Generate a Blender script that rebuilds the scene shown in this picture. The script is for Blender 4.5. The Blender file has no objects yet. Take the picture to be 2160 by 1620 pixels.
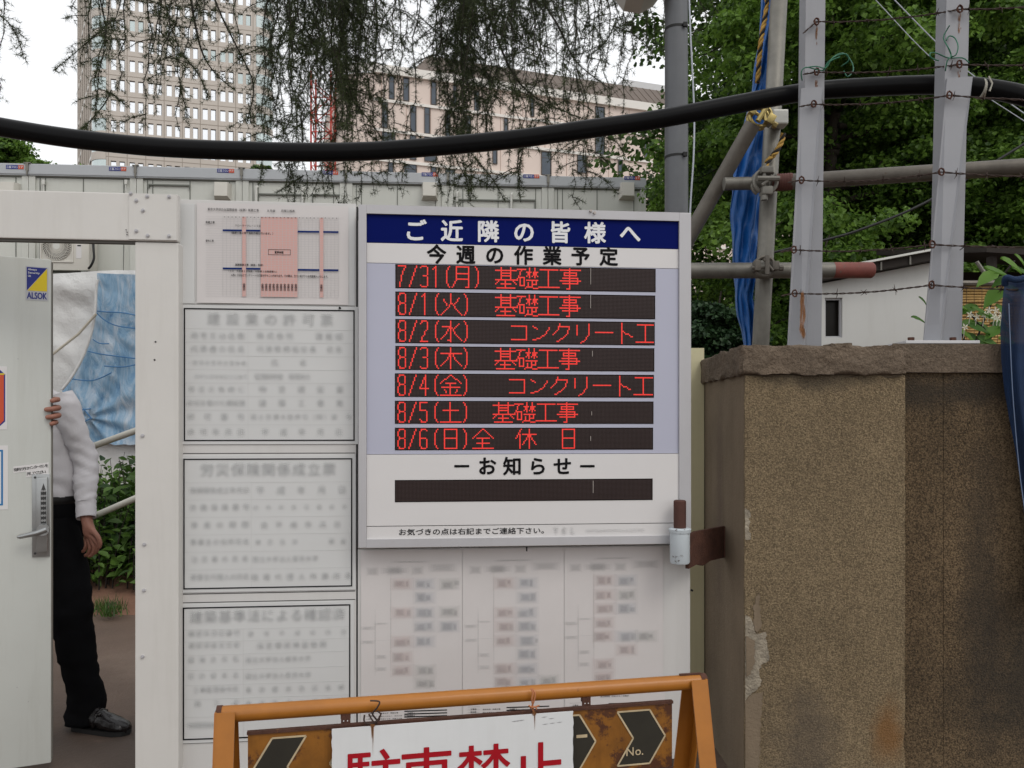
import bpy, bmesh, math, random
import numpy as np
from mathutils import Matrix, Vector, noise as mnoise
R = math.radians
rnd = random.Random(7)
nr = np.random.default_rng(11)
sc = bpy.context.scene
COL = sc.collection

# ------------------------------------------------------------------ camera, world, sun, exposure
F, CX, CY, CH = 1700.0, 1080.0, 900.0, 1.32        # focal length / principal point in photo pixels, camera height
cd = bpy.data.cameras.new('camera')
cd.sensor_width = 36; cd.lens = 36 * F / 2160; cd.shift_y = (CY - 810) / 2160
cd.clip_start = .05; cd.clip_end = 2000
cam = bpy.data.objects.new('camera', cd); COL.objects.link(cam)
cam.location = (0, 0, CH); cam.rotation_euler = (R(90), 0, 0)
sc.camera = cam

W = bpy.data.worlds.new('World'); sc.world = W; W.use_nodes = True
wn = W.node_tree.nodes; wl = W.node_tree.links
bg = wn['Background']
sky = wn.new('ShaderNodeTexSky'); sky.sky_type = 'NISHITA'; sky.sun_disc = False
sky.sun_elevation = R(48); sky.sun_rotation = R(142); sky.dust_density = 4; sky.air_density = 2
sm_ = wn.new('ShaderNodeVectorMath'); sm_.operation = 'SCALE'; sm_.inputs['Scale'].default_value = .10
wl.new(sky.outputs['Color'], sm_.inputs[0])
mx = wn.new('ShaderNodeMixRGB'); mx.inputs[0].default_value = .95
mx.inputs[2].default_value = (1.08, 1.09, 1.11, 1)
wl.new(sm_.outputs[0], mx.inputs[1]); wl.new(mx.outputs[0], bg.inputs['Color'])
bg.inputs['Strength'].default_value = 1.0

sd = bpy.data.lights.new('sun', 'SUN'); sd.energy = .9; sd.angle = R(25); sd.color = (1, .96, .9)
sun = bpy.data.objects.new('sun', sd); COL.objects.link(sun)
sun.rotation_euler = (R(42), 0, R(38))
sc.view_settings.view_transform = 'Standard'; sc.view_settings.look = 'None'
sc.view_settings.exposure = 0.0; sc.view_settings.gamma = 1
sc.render.engine = 'CYCLES'
sc.cycles.max_bounces = 6; sc.cycles.transparent_max_bounces = 24

# ------------------------------------------------------------------ helpers
def P(px, py, Y):
    return Vector(((px - CX) / F * Y, Y, CH + (CY - py) / F * Y))

class Plane:
    """a vertical plane through o whose direction is (1, k); local x right, y away from viewer, z up"""
    def __init__(s, o, k=0.0):
        s.o = Vector((o[0], o[1], 0)); a = math.atan(k)
        s.M = Matrix.Translation(s.o) @ Matrix.Rotation(a, 4, 'Z')
        s.ex = Vector((math.cos(a), math.sin(a), 0)); s.n = Vector((math.sin(a), -math.cos(a), 0))
    def at(s, px, py, out=0.0):
        d = Vector(((px - CX) / F, 1, (CY - py) / F)); c = Vector((0, 0, CH))
        t = (out - (c - s.o).dot(s.n)) / d.dot(s.n)
        p = c + d * t
        return (p - s.o).dot(s.ex), p.z
    def pt(s, px, py, out=0.0):
        x, z = s.at(px, py, out); return s.M @ Vector((x, -out, z))
    def rect(s, px0, py0, px1, py1, out=0.0):
        xm, ym = (px0 + px1) / 2, (py0 + py1) / 2
        return s.at(px0, ym, out)[0], s.at(xm, py1, out)[1], s.at(px1, ym, out)[0], s.at(xm, py0, out)[1]

class MB:
    def __init__(s, M=None):
        s.v = []; s.f = []; s.M = M
    def add(s, vs, fs):
        b = len(s.v)
        s.v.extend([(s.M @ Vector(p)) if s.M else Vector(p) for p in vs])
        s.f.extend([tuple(i + b for i in f) for f in fs])
        return s
    def box(s, x0, y0, z0, x1, y1, z1, bev=0.0):
        if bev > 0:
            bm = bmesh.new(); bmesh.ops.create_cube(bm, size=1)
            for v in bm.verts:
                v.co = Vector((x0 + (v.co.x + .5) * (x1 - x0), y0 + (v.co.y + .5) * (y1 - y0), z0 + (v.co.z + .5) * (z1 - z0)))
            bmesh.ops.bevel(bm, geom=bm.edges[:], offset=bev, segments=2, affect='EDGES', profile=.6)
            bm.verts.index_update()
            s.add([v.co.copy() for v in bm.verts], [[v.index for v in f.verts] for f in bm.faces]); bm.free()
            return s
        return s.add([(x0, y0, z0), (x1, y0, z0), (x1, y1, z0), (x0, y1, z0), (x0, y0, z1), (x1, y0, z1), (x1, y1, z1), (x0, y1, z1)],
                     [(0, 3, 2, 1), (4, 5, 6, 7), (0, 1, 5, 4), (1, 2, 6, 5), (2, 3, 7, 6), (3, 0, 4, 7)])
    def quadxz(s, x0, z0, x1, z1, y=0.0):
        return s.add([(x0, y, z0), (x1, y, z0), (x1, y, z1), (x0, y, z1)], [(0, 1, 2, 3)])
    def prism(s, poly, y0, y1):
        """polygon in local xz (counter-clockwise seen from -y) extruded from y0 (front) to y1"""
        n = len(poly)
        vs = [(x, y0, z) for x, z in poly] + [(x, y1, z) for x, z in poly]
        fs = [tuple(range(n)), tuple(range(2 * n - 1, n - 1, -1))]
        fs += [(i + n, (i + 1) % n + n, (i + 1) % n, i) for i in range(n)]
        return s.add(vs, fs)
    def tube(s, pts, r, seg=10, cap=True, flat=1.0):
        pts = [Vector(p) for p in pts]; n = len(pts)
        rr = r if hasattr(r, '__len__') else [r] * n
        t0 = (pts[1] - pts[0]).normalized()
        u = t0.orthogonal().normalized(); vs = []; fs = []
        for i, p in enumerate(pts):
            a, b = pts[max(i - 1, 0)], pts[min(i + 1, n - 1)]
            t = (b - a).normalized()
            u = (u - t * u.dot(t)).normalized(); w = t.cross(u)
            for k in range(seg):
                an = 2 * math.pi * k / seg
                vs.append(p + (u * math.cos(an) + w * math.sin(an) * flat) * rr[i])
        for i in range(n - 1):
            for k in range(seg):
                k2 = (k + 1) % seg
                fs.append((i * seg + k, i * seg + k2, (i + 1) * seg + k2, (i + 1) * seg + k))
        if cap:
            fs.append(tuple(range(seg - 1, -1, -1))); fs.append(tuple((n - 1) * seg + k for k in range(seg)))
        return s.add(vs, fs)
    def disc(s, x, y, z, r, d, seg=14):
        """short cylinder, axis along local y, front at y"""
        return s.tube([(x, y, z), (x, y + d, z)], r, seg)
    def grid(s, fn, nu, nv):
        vs = [fn(i / nu, j / nv) for j in range(nv + 1) for i in range(nu + 1)]
        fs = [(j * (nu + 1) + i, j * (nu + 1) + i + 1, (j + 1) * (nu + 1) + i + 1, (j + 1) * (nu + 1) + i) for j in range(nv) for i in range(nu)]
        return s.add(vs, fs)
    def raw(s, V, Fc):
        b = len(s.v); s.v.extend([Vector(p) for p in V]); s.f.extend([tuple(i + b for i in f) for f in Fc]); return s

def build(name, mb, mat, parent=None, origin=None, smooth=False, auto=None):
    if isinstance(mb, tuple): V, Fc = mb
    else: V, Fc = mb.v, mb.f
    V = np.array([tuple(p) for p in V] if not isinstance(V, np.ndarray) else V, dtype=float)
    if parent is not None: o = np.array(parent['_o'])
    elif origin is not None: o = np.array(tuple(origin))
    else:
        o = np.array([(V[:, 0].min() + V[:, 0].max()) / 2, (V[:, 1].min() + V[:, 1].max()) / 2, V[:, 2].min()])
    me = bpy.data.meshes.new(name)
    me.from_pydata((V - o).tolist() if not isinstance(Fc, np.ndarray) else [tuple(x) for x in (V - o)], [], Fc if not isinstance(Fc, np.ndarray) else Fc.tolist())
    me.update()
    if smooth: me.polygons.foreach_set('use_smooth', [True] * len(me.polygons))
    if auto is not None:
        me.polygons.foreach_set('use_smooth', [True] * len(me.polygons)); me.set_sharp_from_angle(angle=R(auto))
    ob = bpy.data.objects.new(name, me); COL.objects.link(ob)
    ob['_o'] = [float(x) for x in o]
    if mat: me.materials.append(mat)
    if parent is not None: ob.parent = parent
    else: ob.location = tuple(o)
    return ob

def thing(name, loc, label, cat, group=None):
    o = bpy.data.objects.new(name, None); COL.objects.link(o)
    o.location = tuple(loc); o['_o'] = [float(x) for x in loc]; o.empty_display_size = .1
    return tag(o, label, cat, group)

def tag(o, label=None, cat=None, group=None, kind=None):
    if label: o['label'] = label
    if cat: o['category'] = cat
    if group: o['group'] = group
    if kind: o['kind'] = kind
    return o

def struct(o): o['kind'] = 'structure'; return o

# ------------------------------------------------------------------ materials
def nd(t, typ, **kw):
    n = t.nodes.new(typ)
    for k, v in kw.items():
        if k in n.inputs: n.inputs[k].default_value = v
        else: setattr(n, k, v)
    return n

def mat(name, col, rough=.55, metal=0.0, var=.10, vs=2.0, bump=0.0, bs=60.0, streak=0.0, spot=None, spotcol=(.10, .035, .012), spots=6.0,
        speck=None, alpha=1.0, spec=.4, coat=0.0):
    m = bpy.data.materials.new(name); m.use_nodes = True; t = m.node_tree; L = t.links
    b = t.nodes['Principled BSDF']
    b.inputs['Roughness'].default_value = rough; b.inputs['Metallic'].default_value = metal
    b.inputs['Specular IOR Level'].default_value = spec; b.inputs['Coat Weight'].default_value = coat
    if alpha < 1: b.inputs['Alpha'].default_value = alpha
    tc = t.nodes.new('ShaderNodeTexCoord')
    base = nd(t, 'ShaderNodeRGB'); base.outputs[0].default_value = (*col, 1); cur = base.outputs[0]
    if var > 0:
        nz = nd(t, 'ShaderNodeTexNoise', Scale=vs, Detail=6.0, Roughness=.65); L.new(tc.outputs['Object'], nz.inputs['Vector'])
        mr = nd(t, 'ShaderNodeMapRange'); mr.inputs[1].default_value = .25; mr.inputs[2].default_value = .75
        mr.inputs[3].default_value = 1 - var; mr.inputs[4].default_value = 1 + var * .6
        L.new(nz.outputs['Fac'], mr.inputs[0])
        mu = nd(t, 'ShaderNodeVectorMath', operation='SCALE'); L.new(cur, mu.inputs[0]); L.new(mr.outputs[0], mu.inputs['Scale']); cur = mu.outputs[0]
    if streak > 0:
        mp = nd(t, 'ShaderNodeMapping'); mp.inputs['Scale'].default_value = (9, 9, .7); L.new(tc.outputs['Object'], mp.inputs[0])
        nz = nd(t, 'ShaderNodeTexNoise', Scale=2.2, Detail=5.0, Roughness=.7); L.new(mp.outputs[0], nz.inputs['Vector'])
        cr = nd(t, 'ShaderNodeMapRange'); cr.inputs[1].default_value = .5; cr.inputs[2].default_value = .8; cr.inputs[3].default_value = 0; cr.inputs[4].default_value = streak
        L.new(nz.outputs['Fac'], cr.inputs[0])
        mxn = nd(t, 'ShaderNodeMixRGB'); L.new(cr.outputs[0], mxn.inputs[0]); L.new(cur, mxn.inputs[1])
        mxn.inputs[2].default_value = (col[0] * .42, col[1] * .38, col[2] * .3, 1); cur = mxn.outputs[0]
    if speck:
        sc_, amt, lo, hi = speck
        vo = nd(t, 'ShaderNodeTexNoise', Scale=sc_, Detail=2.0, Roughness=.8); L.new(tc.outputs['Object'], vo.inputs['Vector'])
        cr = nd(t, 'ShaderNodeValToRGB'); e = cr.color_ramp.elements
        e[0].position = .36; e[0].color = (*lo, 1); e[1].position = .66; e[1].color = (*hi, 1)
        L.new(vo.outputs['Fac'], cr.inputs[0])
        mxn = nd(t, 'ShaderNodeMixRGB', blend_type='MULTIPLY'); mxn.inputs[0].default_value = amt
        L.new(cur, mxn.inputs[1]); L.new(cr.outputs[0], mxn.inputs[2]); cur = mxn.outputs[0]
    if spot is not None:
        nz = nd(t, 'ShaderNodeTexNoise', Scale=spots, Detail=8.0, Roughness=.75); L.new(tc.outputs['Object'], nz.inputs['Vector'])
        cr = nd(t, 'ShaderNodeMapRange'); cr.inputs[1].default_value = spot; cr.inputs[2].default_value = spot + .05
        L.new(nz.outputs['Fac'], cr.inputs[0])
        mxn = nd(t, 'ShaderNodeMixRGB'); L.new(cr.outputs[0], mxn.inputs[0]); L.new(cur, mxn.inputs[1]); mxn.inputs[2].default_value = (*spotcol, 1); cur = mxn.outputs[0]
    L.new(cur, b.inputs['Base Color'])
    if bump > 0:
        nz = nd(t, 'ShaderNodeTexNoise', Scale=bs, Detail=4.0, Roughness=.7); L.new(tc.outputs['Object'], nz.inputs['Vector'])
        bp = nd(t, 'ShaderNodeBump', Strength=min(1, bump), Distance=.01 * max(1, bump)); L.new(nz.outputs['Fac'], bp.inputs['Height']); L.new(bp.outputs[0], b.inputs['Normal'])
    return m

def leafmat(name, lo, hi, trans=.35, rough=.5):
    m = bpy.data.materials.new(name); m.use_nodes = True; t = m.node_tree; L = t.links
    b = t.nodes['Principled BSDF']; out = t.nodes['Material Output']
    g = t.nodes.new('ShaderNodeNewGeometry'); tc = t.nodes.new('ShaderNodeTexCoord')
    nz = nd(t, 'ShaderNodeTexNoise', Scale=.9, Detail=2.0); L.new(tc.outputs['Object'], nz.inputs['Vector'])
    ad = nd(t, 'ShaderNodeMath', operation='ADD'); L.new(g.outputs['Random Per Island'], ad.inputs[0]); L.new(nz.outputs['Fac'], ad.inputs[1])
    cr = nd(t, 'ShaderNodeValToRGB'); e = cr.color_ramp.elements
    e[0].position = .3; e[0].color = (*lo, 1); e[1].position = .85; e[1].color = (*hi, 1)
    ml = nd(t, 'ShaderNodeMath', operation='MULTIPLY'); L.new(ad.outputs[0], ml.inputs[0]); ml.inputs[1].default_value = .62
    L.new(ml.outputs[0], cr.inputs[0])
    L.new(cr.outputs[0], b.inputs['Base Color']); b.inputs['Roughness'].default_value = rough; b.inputs['Specular IOR Level'].default_value = .3
    tr = t.nodes.new('ShaderNodeBsdfTranslucent'); L.new(cr.outputs[0], tr.inputs[0])
    mxs = nd(t, 'ShaderNodeMixShader'); mxs.inputs[0].default_value = trans
    L.new(b.outputs[0], mxs.inputs[1]); L.new(tr.outputs[0], mxs.inputs[2]); L.new(mxs.outputs[0], out.inputs[0])
    return m

def emit(name, col, s=1.0):
    m = bpy.data.materials.new(name); m.use_nodes = True
    b = m.node_tree.nodes['Principled BSDF']; b.inputs['Base Color'].default_value = (*[c * .4 for c in col], 1)
    b.inputs['Emission Color'].default_value = (*col, 1); b.inputs['Emission Strength'].default_value = s
    return m

M = {}
M['panel'] = mat('white_painted_steel', (.60, .59, .575), .45, var=.06, vs=1.3, streak=.10, bump=.03, bs=25)
M['frame_steel'] = mat('ivory_painted_steel', (.62, .605, .575), .45, var=.07, vs=2.2, streak=.12, spot=.74, spotcol=(.3, .26, .2), spots=9, bump=.03, bs=20)
M['door'] = mat('grey_white_door', (.535, .55, .52), .42, var=.08, vs=1.2, streak=.18, spot=.76, spotcol=(.3, .3, .28), spots=3)
M['card'] = mat('white_card', (.595, .60, .595), .5, var=.04, vs=2.5)
M['paper'] = mat('laminated_paper', (.62, .59, .58), .35, var=.05, vs=3.5, bump=.06, bs=8)
M['seam'] = mat('dark_gap', (.03, .03, .03), .8, var=0)
M['black'] = mat('black_print', (.008, .008, .009), .6, var=0, spec=.06)
M['grey_line'] = mat('grey_print', (.36, .36, .37), .6, var=0)
M['soft'] = mat('faded_print', (.18, .19, .20), .7, var=0, alpha=.045)
M['softpink'] = mat('faded_pink_print', (.42, .22, .20), .7, var=0, alpha=.05)
M['softblue'] = mat('faded_blue_print', (.22, .29, .38), .7, var=0, alpha=.05)
M['softgreen'] = mat('faded_grey_print', (.25, .28, .26), .7, var=0, alpha=.05)
M['pink'] = mat('pink_print', (.62, .37, .335), .6, var=.03)
M['bar_blue'] = mat('blue_bar_print', (.005, .025, .14), .6, var=0, spec=.08)
M['sign_blue'] = mat('navy_sign_face', (.002, .007, .10), .5, var=.05, spec=.04)
M['sign_white'] = mat('white_sign_face', (.66, .645, .64), .4, var=.04)
M['lavender'] = mat('lavender_sign_face', (.44, .45, .55), .4, var=.03)
M['alu'] = mat('pale_aluminium', (.47, .465, .48), .42, metal=.15, var=.06, vs=4, streak=.08)
M['white_ink'] = mat('white_lettering', (.74, .75, .77), .45, var=.03)
M['red_ink'] = mat('red_lettering', (.36, .010, .018), .5, var=.10, vs=20, spec=.1)
M['led_off'] = mat('dark_led_matrix', (.016, .010, .0095), .5, var=.25, vs=5, spec=.1)
M['led_dot'] = mat('unlit_led_dots', (.042, .025, .023), .4, var=.2, vs=4)
M['led_on'] = emit('lit_red_leds', (1.0, .045, .032), .78)
M['pier'] = mat('pebbledash_render', (.355, .272, .168), .9, var=.25, vs=2.2, bump=2.2, bs=150, streak=.38, speck=(185, .7, (.22, .19, .15), (1.45, 1.42, 1.32)), spot=.72, spotcol=(.20, .12, .045), spots=2.2)
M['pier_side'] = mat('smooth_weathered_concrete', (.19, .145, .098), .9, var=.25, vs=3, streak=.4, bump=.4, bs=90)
M['cap'] = mat('rough_stone_coping', (.165, .125, .090), .95, var=.35, vs=7, bump=1.5, bs=45, speck=(130, .5, (.35, .33, .3), (1.2, 1.2, 1.2)))
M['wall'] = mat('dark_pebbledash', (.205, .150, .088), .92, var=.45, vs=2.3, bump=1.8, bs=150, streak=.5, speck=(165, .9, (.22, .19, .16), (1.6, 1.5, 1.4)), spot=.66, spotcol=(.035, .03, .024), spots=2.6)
M['lime'] = mat('bare_mortar', (.34, .295, .225), .9, var=.5, vs=22, bump=1.6, bs=60, spot=.62, spotcol=(.15, .125, .10), spots=14)
M['cream'] = mat('cream_paint', (.62, .575, .37), .55, var=.08, vs=2, streak=.15, spot=.77, spotcol=(.25, .2, .1), spots=5)
M['post'] = mat('grey_painted_angle', (.285, .29, .31), .45, var=.08, vs=4, streak=.12, spot=.75, spotcol=(.25, .12, .05), spots=5)
M['galv'] = mat('galvanised_pipe', (.22, .21, .185), .5, metal=.55, var=.30, vs=9, streak=.35, bump=.08, bs=60)
M['galv_dark'] = mat('weathered_pipe', (.15, .135, .115), .55, metal=.45, var=.35, vs=9, spot=.62, spotcol=(.09, .045, .025), spots=8)
M['brass'] = mat('yellow_zinc_clamp', (.42, .33, .13), .4, metal=.75, var=.25, vs=20, spot=.6, spotcol=(.14, .07, .03), spots=30)
M['rust'] = mat('rusty_iron', (.085, .035, .022), .85, var=.4, vs=25, bump=.5, bs=120, spot=.62, spotcol=(.19, .08, .03), spots=30)
M['redpaint'] = mat('worn_red_paint', (.24, .07, .055), .6, var=.3, vs=14, spot=.56, spotcol=(.13, .12, .10), spots=9)
M['barrel'] = mat('chipped_pale_paint', (.50, .55, .58), .5, var=.1, vs=10, spot=.60, spotcol=(.06, .03, .018), spots=22)
M['pipe'] = mat('black_polyethylene', (.006, .006, .0065), .30, var=.25, vs=3, spec=.10, spot=.735, spotcol=(.10, .09, .08), spots=26)
M['pole'] = mat('grey_lamp_pole', (.125, .130, .138), .5, metal=.2, var=.12, vs=5, streak=.15)
M['lamp'] = mat('white_lamp_shell', (.62, .62, .58), .4, var=.05)
M['strap'] = mat('black_strap', (.01, .01, .01), .6, var=0)
M['cable'] = mat('pale_cable', (.42, .45, .50), .5, var=.05)
M['bluesheet'] = mat('blue_tarp', (.012, .115, .40), .42, var=.35, vs=6, bump=.35, bs=14)
M['rope_y'] = mat('yellow_rope', (.45, .27, .06), .8, var=.3, vs=40)
M['rope_k'] = mat('black_rope', (.015, .013, .012), .8, var=.2, vs=40)
M['green_wire'] = mat('green_plastic_wire', (.015, .13, .07), .4, var=.1)
M['wire'] = mat('dark_rusty_wire', (.055, .035, .028), .7, metal=.3, var=.3, vs=30)
M['net'] = mat('blue_net', (.004, .026, .085), .7, var=.35, vs=9, bump=.7, bs=260, alpha=.93)
M['orange'] = mat('orange_enamel', (.37, .135, .015), .45, var=.2, vs=7, spot=.655, spotcol=(.10, .035, .012), spots=26, coat=.15)
M['amber'] = mat('rusty_amber_board', (.25, .098, .012), .5, var=.45, vs=9, spot=.50, spotcol=(.075, .026, .010), spots=6.5, streak=.75)
M['blackboard'] = mat('faded_black_print', (.026, .023, .016), .55, var=.3, vs=8)
M['outline'] = mat('pale_gold_line', (.50, .40, .25), .6, var=.3, vs=20)
M['signplate'] = mat('white_enamel_sign', (.68, .695, .70), .35, var=.06, vs=5, streak=.08, spot=.80, spotcol=(.3, .28, .2), spots=14)
M['ruststain'] = mat('rust_run', (.26, .105, .030), .8, var=.5, vs=30, alpha=.62)
M['cabin'] = mat('cabin_panel', (.58, .59, .545), .5, var=.05, vs=.8, streak=.08)
M['fascia'] = mat('cabin_fascia', (.44, .46, .48), .45, var=.05, vs=1.5)
M['cabin_line'] = mat('cabin_joint', (.16, .17, .15), .7, var=0)
M['ac'] = mat('beige_ac_case', (.62, .60, .545), .5, var=.05)
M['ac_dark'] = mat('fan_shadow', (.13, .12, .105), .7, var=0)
M['tower'] = mat('beige_tile_cladding', (.50, .455, .405), .7, var=.06, vs=.06)
M['tower_line'] = mat('cladding_joint', (.30, .26, .22), .8, var=0)
M['tower_dark'] = mat('window_reveal', (.085, .07, .06), .7, var=0)
M['glass'] = mat('sky_reflecting_glass', (.92, .94, .96), .06, metal=.85, var=.05, vs=.2)
M['glass_dim'] = mat('greenish_glass', (.55, .62, .61), .08, metal=.7, var=.2, vs=.12)
M['glass_dark'] = mat('dark_window_glass', (.09, .105, .125), .08, metal=.5, var=.25, vs=.3)
M['pinkwall'] = mat('pink_panel_cladding', (.67, .565, .50), .75, var=.05, vs=.1)
M['pinkband'] = mat('pale_floor_band', (.72, .69, .64), .7, var=.04, vs=.1)
M['brownroof'] = mat('brown_seamed_roof', (.125, .095, .075), .6, var=.15, vs=.5)
M['crane'] = mat('red_crane_paint', (.42, .035, .02), .5, var=.1)
M['bark'] = mat('dark_bark', (.035, .027, .020), .95, var=.4, vs=9, bump=1, bs=25)
M['twig'] = mat('dark_twig', (.026, .020, .016), .9, var=.3, vs=8)
M['needle'] = leafmat('cedar_needles', (.016, .024, .010), (.074, .098, .034), .34)
M['ginkgo'] = leafmat('ginkgo_leaves', (.040, .090, .014), (.175, .305, .05), .45)
M['ginkgo2'] = leafmat('dark_leaves', (.022, .052, .012), (.085, .155, .03), .35)
M['conifer'] = leafmat('dark_conifer_leaves', (.010, .030, .012), (.035, .075, .028), .2)
M['weed'] = leafmat('weed_leaves', (.016, .045, .010), (.095, .18, .030), .30)
M['broad'] = leafmat('broad_leaves', (.055, .15, .018), (.17, .33, .05), .4)
M['flower'] = mat('white_petals', (.72, .70, .58), .6, var=.05)
M['whitesheet'] = mat('white_plastic_sheet', (.68, .675, .66), .38, var=.10, vs=1.2, bump=2.5, bs=4.5)
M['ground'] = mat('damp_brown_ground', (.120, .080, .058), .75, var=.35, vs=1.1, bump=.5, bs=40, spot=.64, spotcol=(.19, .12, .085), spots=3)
M['shirt'] = mat('white_shirt', (.60, .585, .61), .75, var=.05, vs=6, bump=.35, bs=14)
M['trousers'] = mat('black_trousers', (.0055, .0056, .0065), .9, var=.15, vs=8, spec=.05)
M['shoe'] = mat('black_polished_leather', (.008, .0065, .0065), .22, var=.2, vs=20, bump=.25, bs=30, spec=.38)
M['skin'] = mat('skin', (.30, .135, .095), .5, var=.12, vs=25, bump=.15, bs=90)
M['hair'] = mat('black_hair', (.012, .010, .009), .5, var=.2, vs=60)
M['belt'] = mat('belt_leather', (.01, .009, .009), .35, var=.1)
M['steel'] = mat('brushed_lock_steel', (.36, .37, .37), .32, metal=.8, var=.12, vs=20)
M['steel_dark'] = mat('dark_lock_recess', (.06, .06, .06), .5, metal=.4, var=0)
M['stk_blue'] = mat('sticker_blue', (.012, .022, .20), .4, var=0)
M['stk_yellow'] = mat('sticker_yellow', (.68, .52, .012), .4, var=0)
M['stk_orange'] = mat('sticker_vermilion', (.55, .075, .025), .4, var=.04)
M['stk_cyan'] = mat('sticker_cyan_blue', (.012, .16, .38), .4, var=0)
M['reed'] = mat('yellow_reed_screen', (.46, .29, .10), .75, var=.3, vs=9, bump=.8, bs=35)
M['housewall'] = mat('white_house_render', (.56, .56, .54), .8, var=.05, vs=1.5, streak=.10)
M['darkwood'] = mat('dark_timber', (.025, .019, .015), .8, var=.3, vs=5)
M['rail'] = mat('grey_plastic_rail', (.42, .41, .36), .5, var=.1)

# blue translucent sheet with darker creases
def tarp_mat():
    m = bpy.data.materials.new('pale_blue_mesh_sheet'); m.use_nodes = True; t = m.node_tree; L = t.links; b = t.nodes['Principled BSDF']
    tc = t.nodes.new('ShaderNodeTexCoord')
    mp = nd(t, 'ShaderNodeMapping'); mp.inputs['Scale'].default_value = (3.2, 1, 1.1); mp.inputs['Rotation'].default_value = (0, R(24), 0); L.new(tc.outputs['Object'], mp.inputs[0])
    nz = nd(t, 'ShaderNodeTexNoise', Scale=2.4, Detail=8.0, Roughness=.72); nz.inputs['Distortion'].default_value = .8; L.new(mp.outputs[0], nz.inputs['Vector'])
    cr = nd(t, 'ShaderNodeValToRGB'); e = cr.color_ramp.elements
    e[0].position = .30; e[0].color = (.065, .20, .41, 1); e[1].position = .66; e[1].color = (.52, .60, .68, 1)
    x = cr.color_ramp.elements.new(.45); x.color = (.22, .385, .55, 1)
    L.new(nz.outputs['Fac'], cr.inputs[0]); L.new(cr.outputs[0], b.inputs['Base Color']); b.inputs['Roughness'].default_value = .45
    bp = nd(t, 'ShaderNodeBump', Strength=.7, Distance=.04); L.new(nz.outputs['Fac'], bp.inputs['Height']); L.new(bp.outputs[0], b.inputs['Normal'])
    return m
M['tarp'] = tarp_mat()

def stain_or_band(m, c, rad, colr, amt, nscale=9.0):
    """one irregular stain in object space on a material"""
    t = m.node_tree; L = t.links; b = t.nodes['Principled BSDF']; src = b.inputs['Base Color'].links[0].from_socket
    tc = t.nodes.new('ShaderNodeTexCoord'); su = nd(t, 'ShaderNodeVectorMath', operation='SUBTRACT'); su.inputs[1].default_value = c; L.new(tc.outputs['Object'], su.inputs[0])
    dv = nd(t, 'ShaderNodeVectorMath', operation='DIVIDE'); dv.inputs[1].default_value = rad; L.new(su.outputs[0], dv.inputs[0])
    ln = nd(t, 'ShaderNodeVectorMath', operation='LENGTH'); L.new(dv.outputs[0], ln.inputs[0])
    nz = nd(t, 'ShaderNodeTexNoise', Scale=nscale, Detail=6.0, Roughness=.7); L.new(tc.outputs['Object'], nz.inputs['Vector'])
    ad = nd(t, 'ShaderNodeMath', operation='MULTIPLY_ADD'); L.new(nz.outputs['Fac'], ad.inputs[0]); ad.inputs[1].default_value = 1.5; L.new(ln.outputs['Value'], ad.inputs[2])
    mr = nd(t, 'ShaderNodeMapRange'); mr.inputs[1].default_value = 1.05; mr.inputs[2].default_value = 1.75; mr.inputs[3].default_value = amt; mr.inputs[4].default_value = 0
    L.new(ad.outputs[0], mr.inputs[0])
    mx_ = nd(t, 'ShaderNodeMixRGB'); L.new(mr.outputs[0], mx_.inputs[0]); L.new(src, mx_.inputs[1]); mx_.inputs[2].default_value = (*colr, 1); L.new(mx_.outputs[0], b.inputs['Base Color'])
stain_or_band(M['pier'], (.235, -.30, .22), (.07, 1, .16), (.30, .135, .035), .75)
stain_or_band(M['pier'], (-.02, -.30, 1.50), (.34, 1, .06), (.085, .068, .048), .7)  # darker band across the face just below the cap
stain_or_band(M['pier'], (-.05, -.30, .15), (.16, 1, .30), (.13, .105, .085), .5)
stain_or_band(M['wall'], (-1.55, -.10, .35), (.35, 1, .42), (.030, .026, .020), .75, 7)
stain_or_band(M['wall'], (-1.2, -.10, 1.46), (2.2, 1, .10), (.040, .033, .025), .75, 6)  # darker band along the wall just below the coping
stain_or_band(M['wall'], (-1.75, -.10, .75), (.10, 1, .75), (.045, .036, .027), .6, 8)
stain_or_band(M['pier_side'], (-.28, .05, 1.0), (.4, .07, .5), (.10, .07, .055), .5)
stain_or_band(M['door'], (.32, .10, -.43), (.07, .2, .12), (.27, .27, .25), .45, 14)
stain_or_band(M['door'], (.10, .05, -1.05), (.35, .3, .18), (.36, .37, .34), .5, 7)
stain_or_band(M['ground'], (-1.6, 3.3, 0), (.9, .45, 1), (.055, .040, .032), .8, 3)
stain_or_band(M['ground'], (-1.9, 4.6, 0), (.5, .5, 1), (.20, .145, .11), .6, 4)

# ------------------------------------------------------------------ lettering
_tc = {}
def text2d(s, off=0.0):
    """(V nx2, faces) of a string, units where the font size is 1"""
    key = (s, off)
    if key in _tc: return _tc[key]
    cu = bpy.data.curves.new('t', 'FONT'); cu.body = s; cu.size = 1; cu.offset = off; cu.resolution_u = 3
    cu.dimensions = '2D'; cu.fill_mode = 'BOTH'
    ob = bpy.data.objects.new('t', cu); COL.objects.link(ob)
    dg = bpy.context.evaluated_depsgraph_get(); dg.update()
    me = bpy.data.meshes.new_from_object(ob.evaluated_get(dg))
    V = np.array([(v.co.x, v.co.y) for v in me.vertices]).reshape(-1, 2); Fc = [tuple(p.vertices) for p in me.polygons]
    bpy.data.objects.remove(ob); bpy.data.curves.remove(cu); bpy.data.meshes.remove(me)
    _tc[key] = (V, Fc); return V, Fc
_rv, _ = text2d('国'); EMC = (_rv.min(0) + _rv.max(0)) / 2; EMS = (_rv.max(0) - _rv.min(0)).max() / .90

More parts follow.
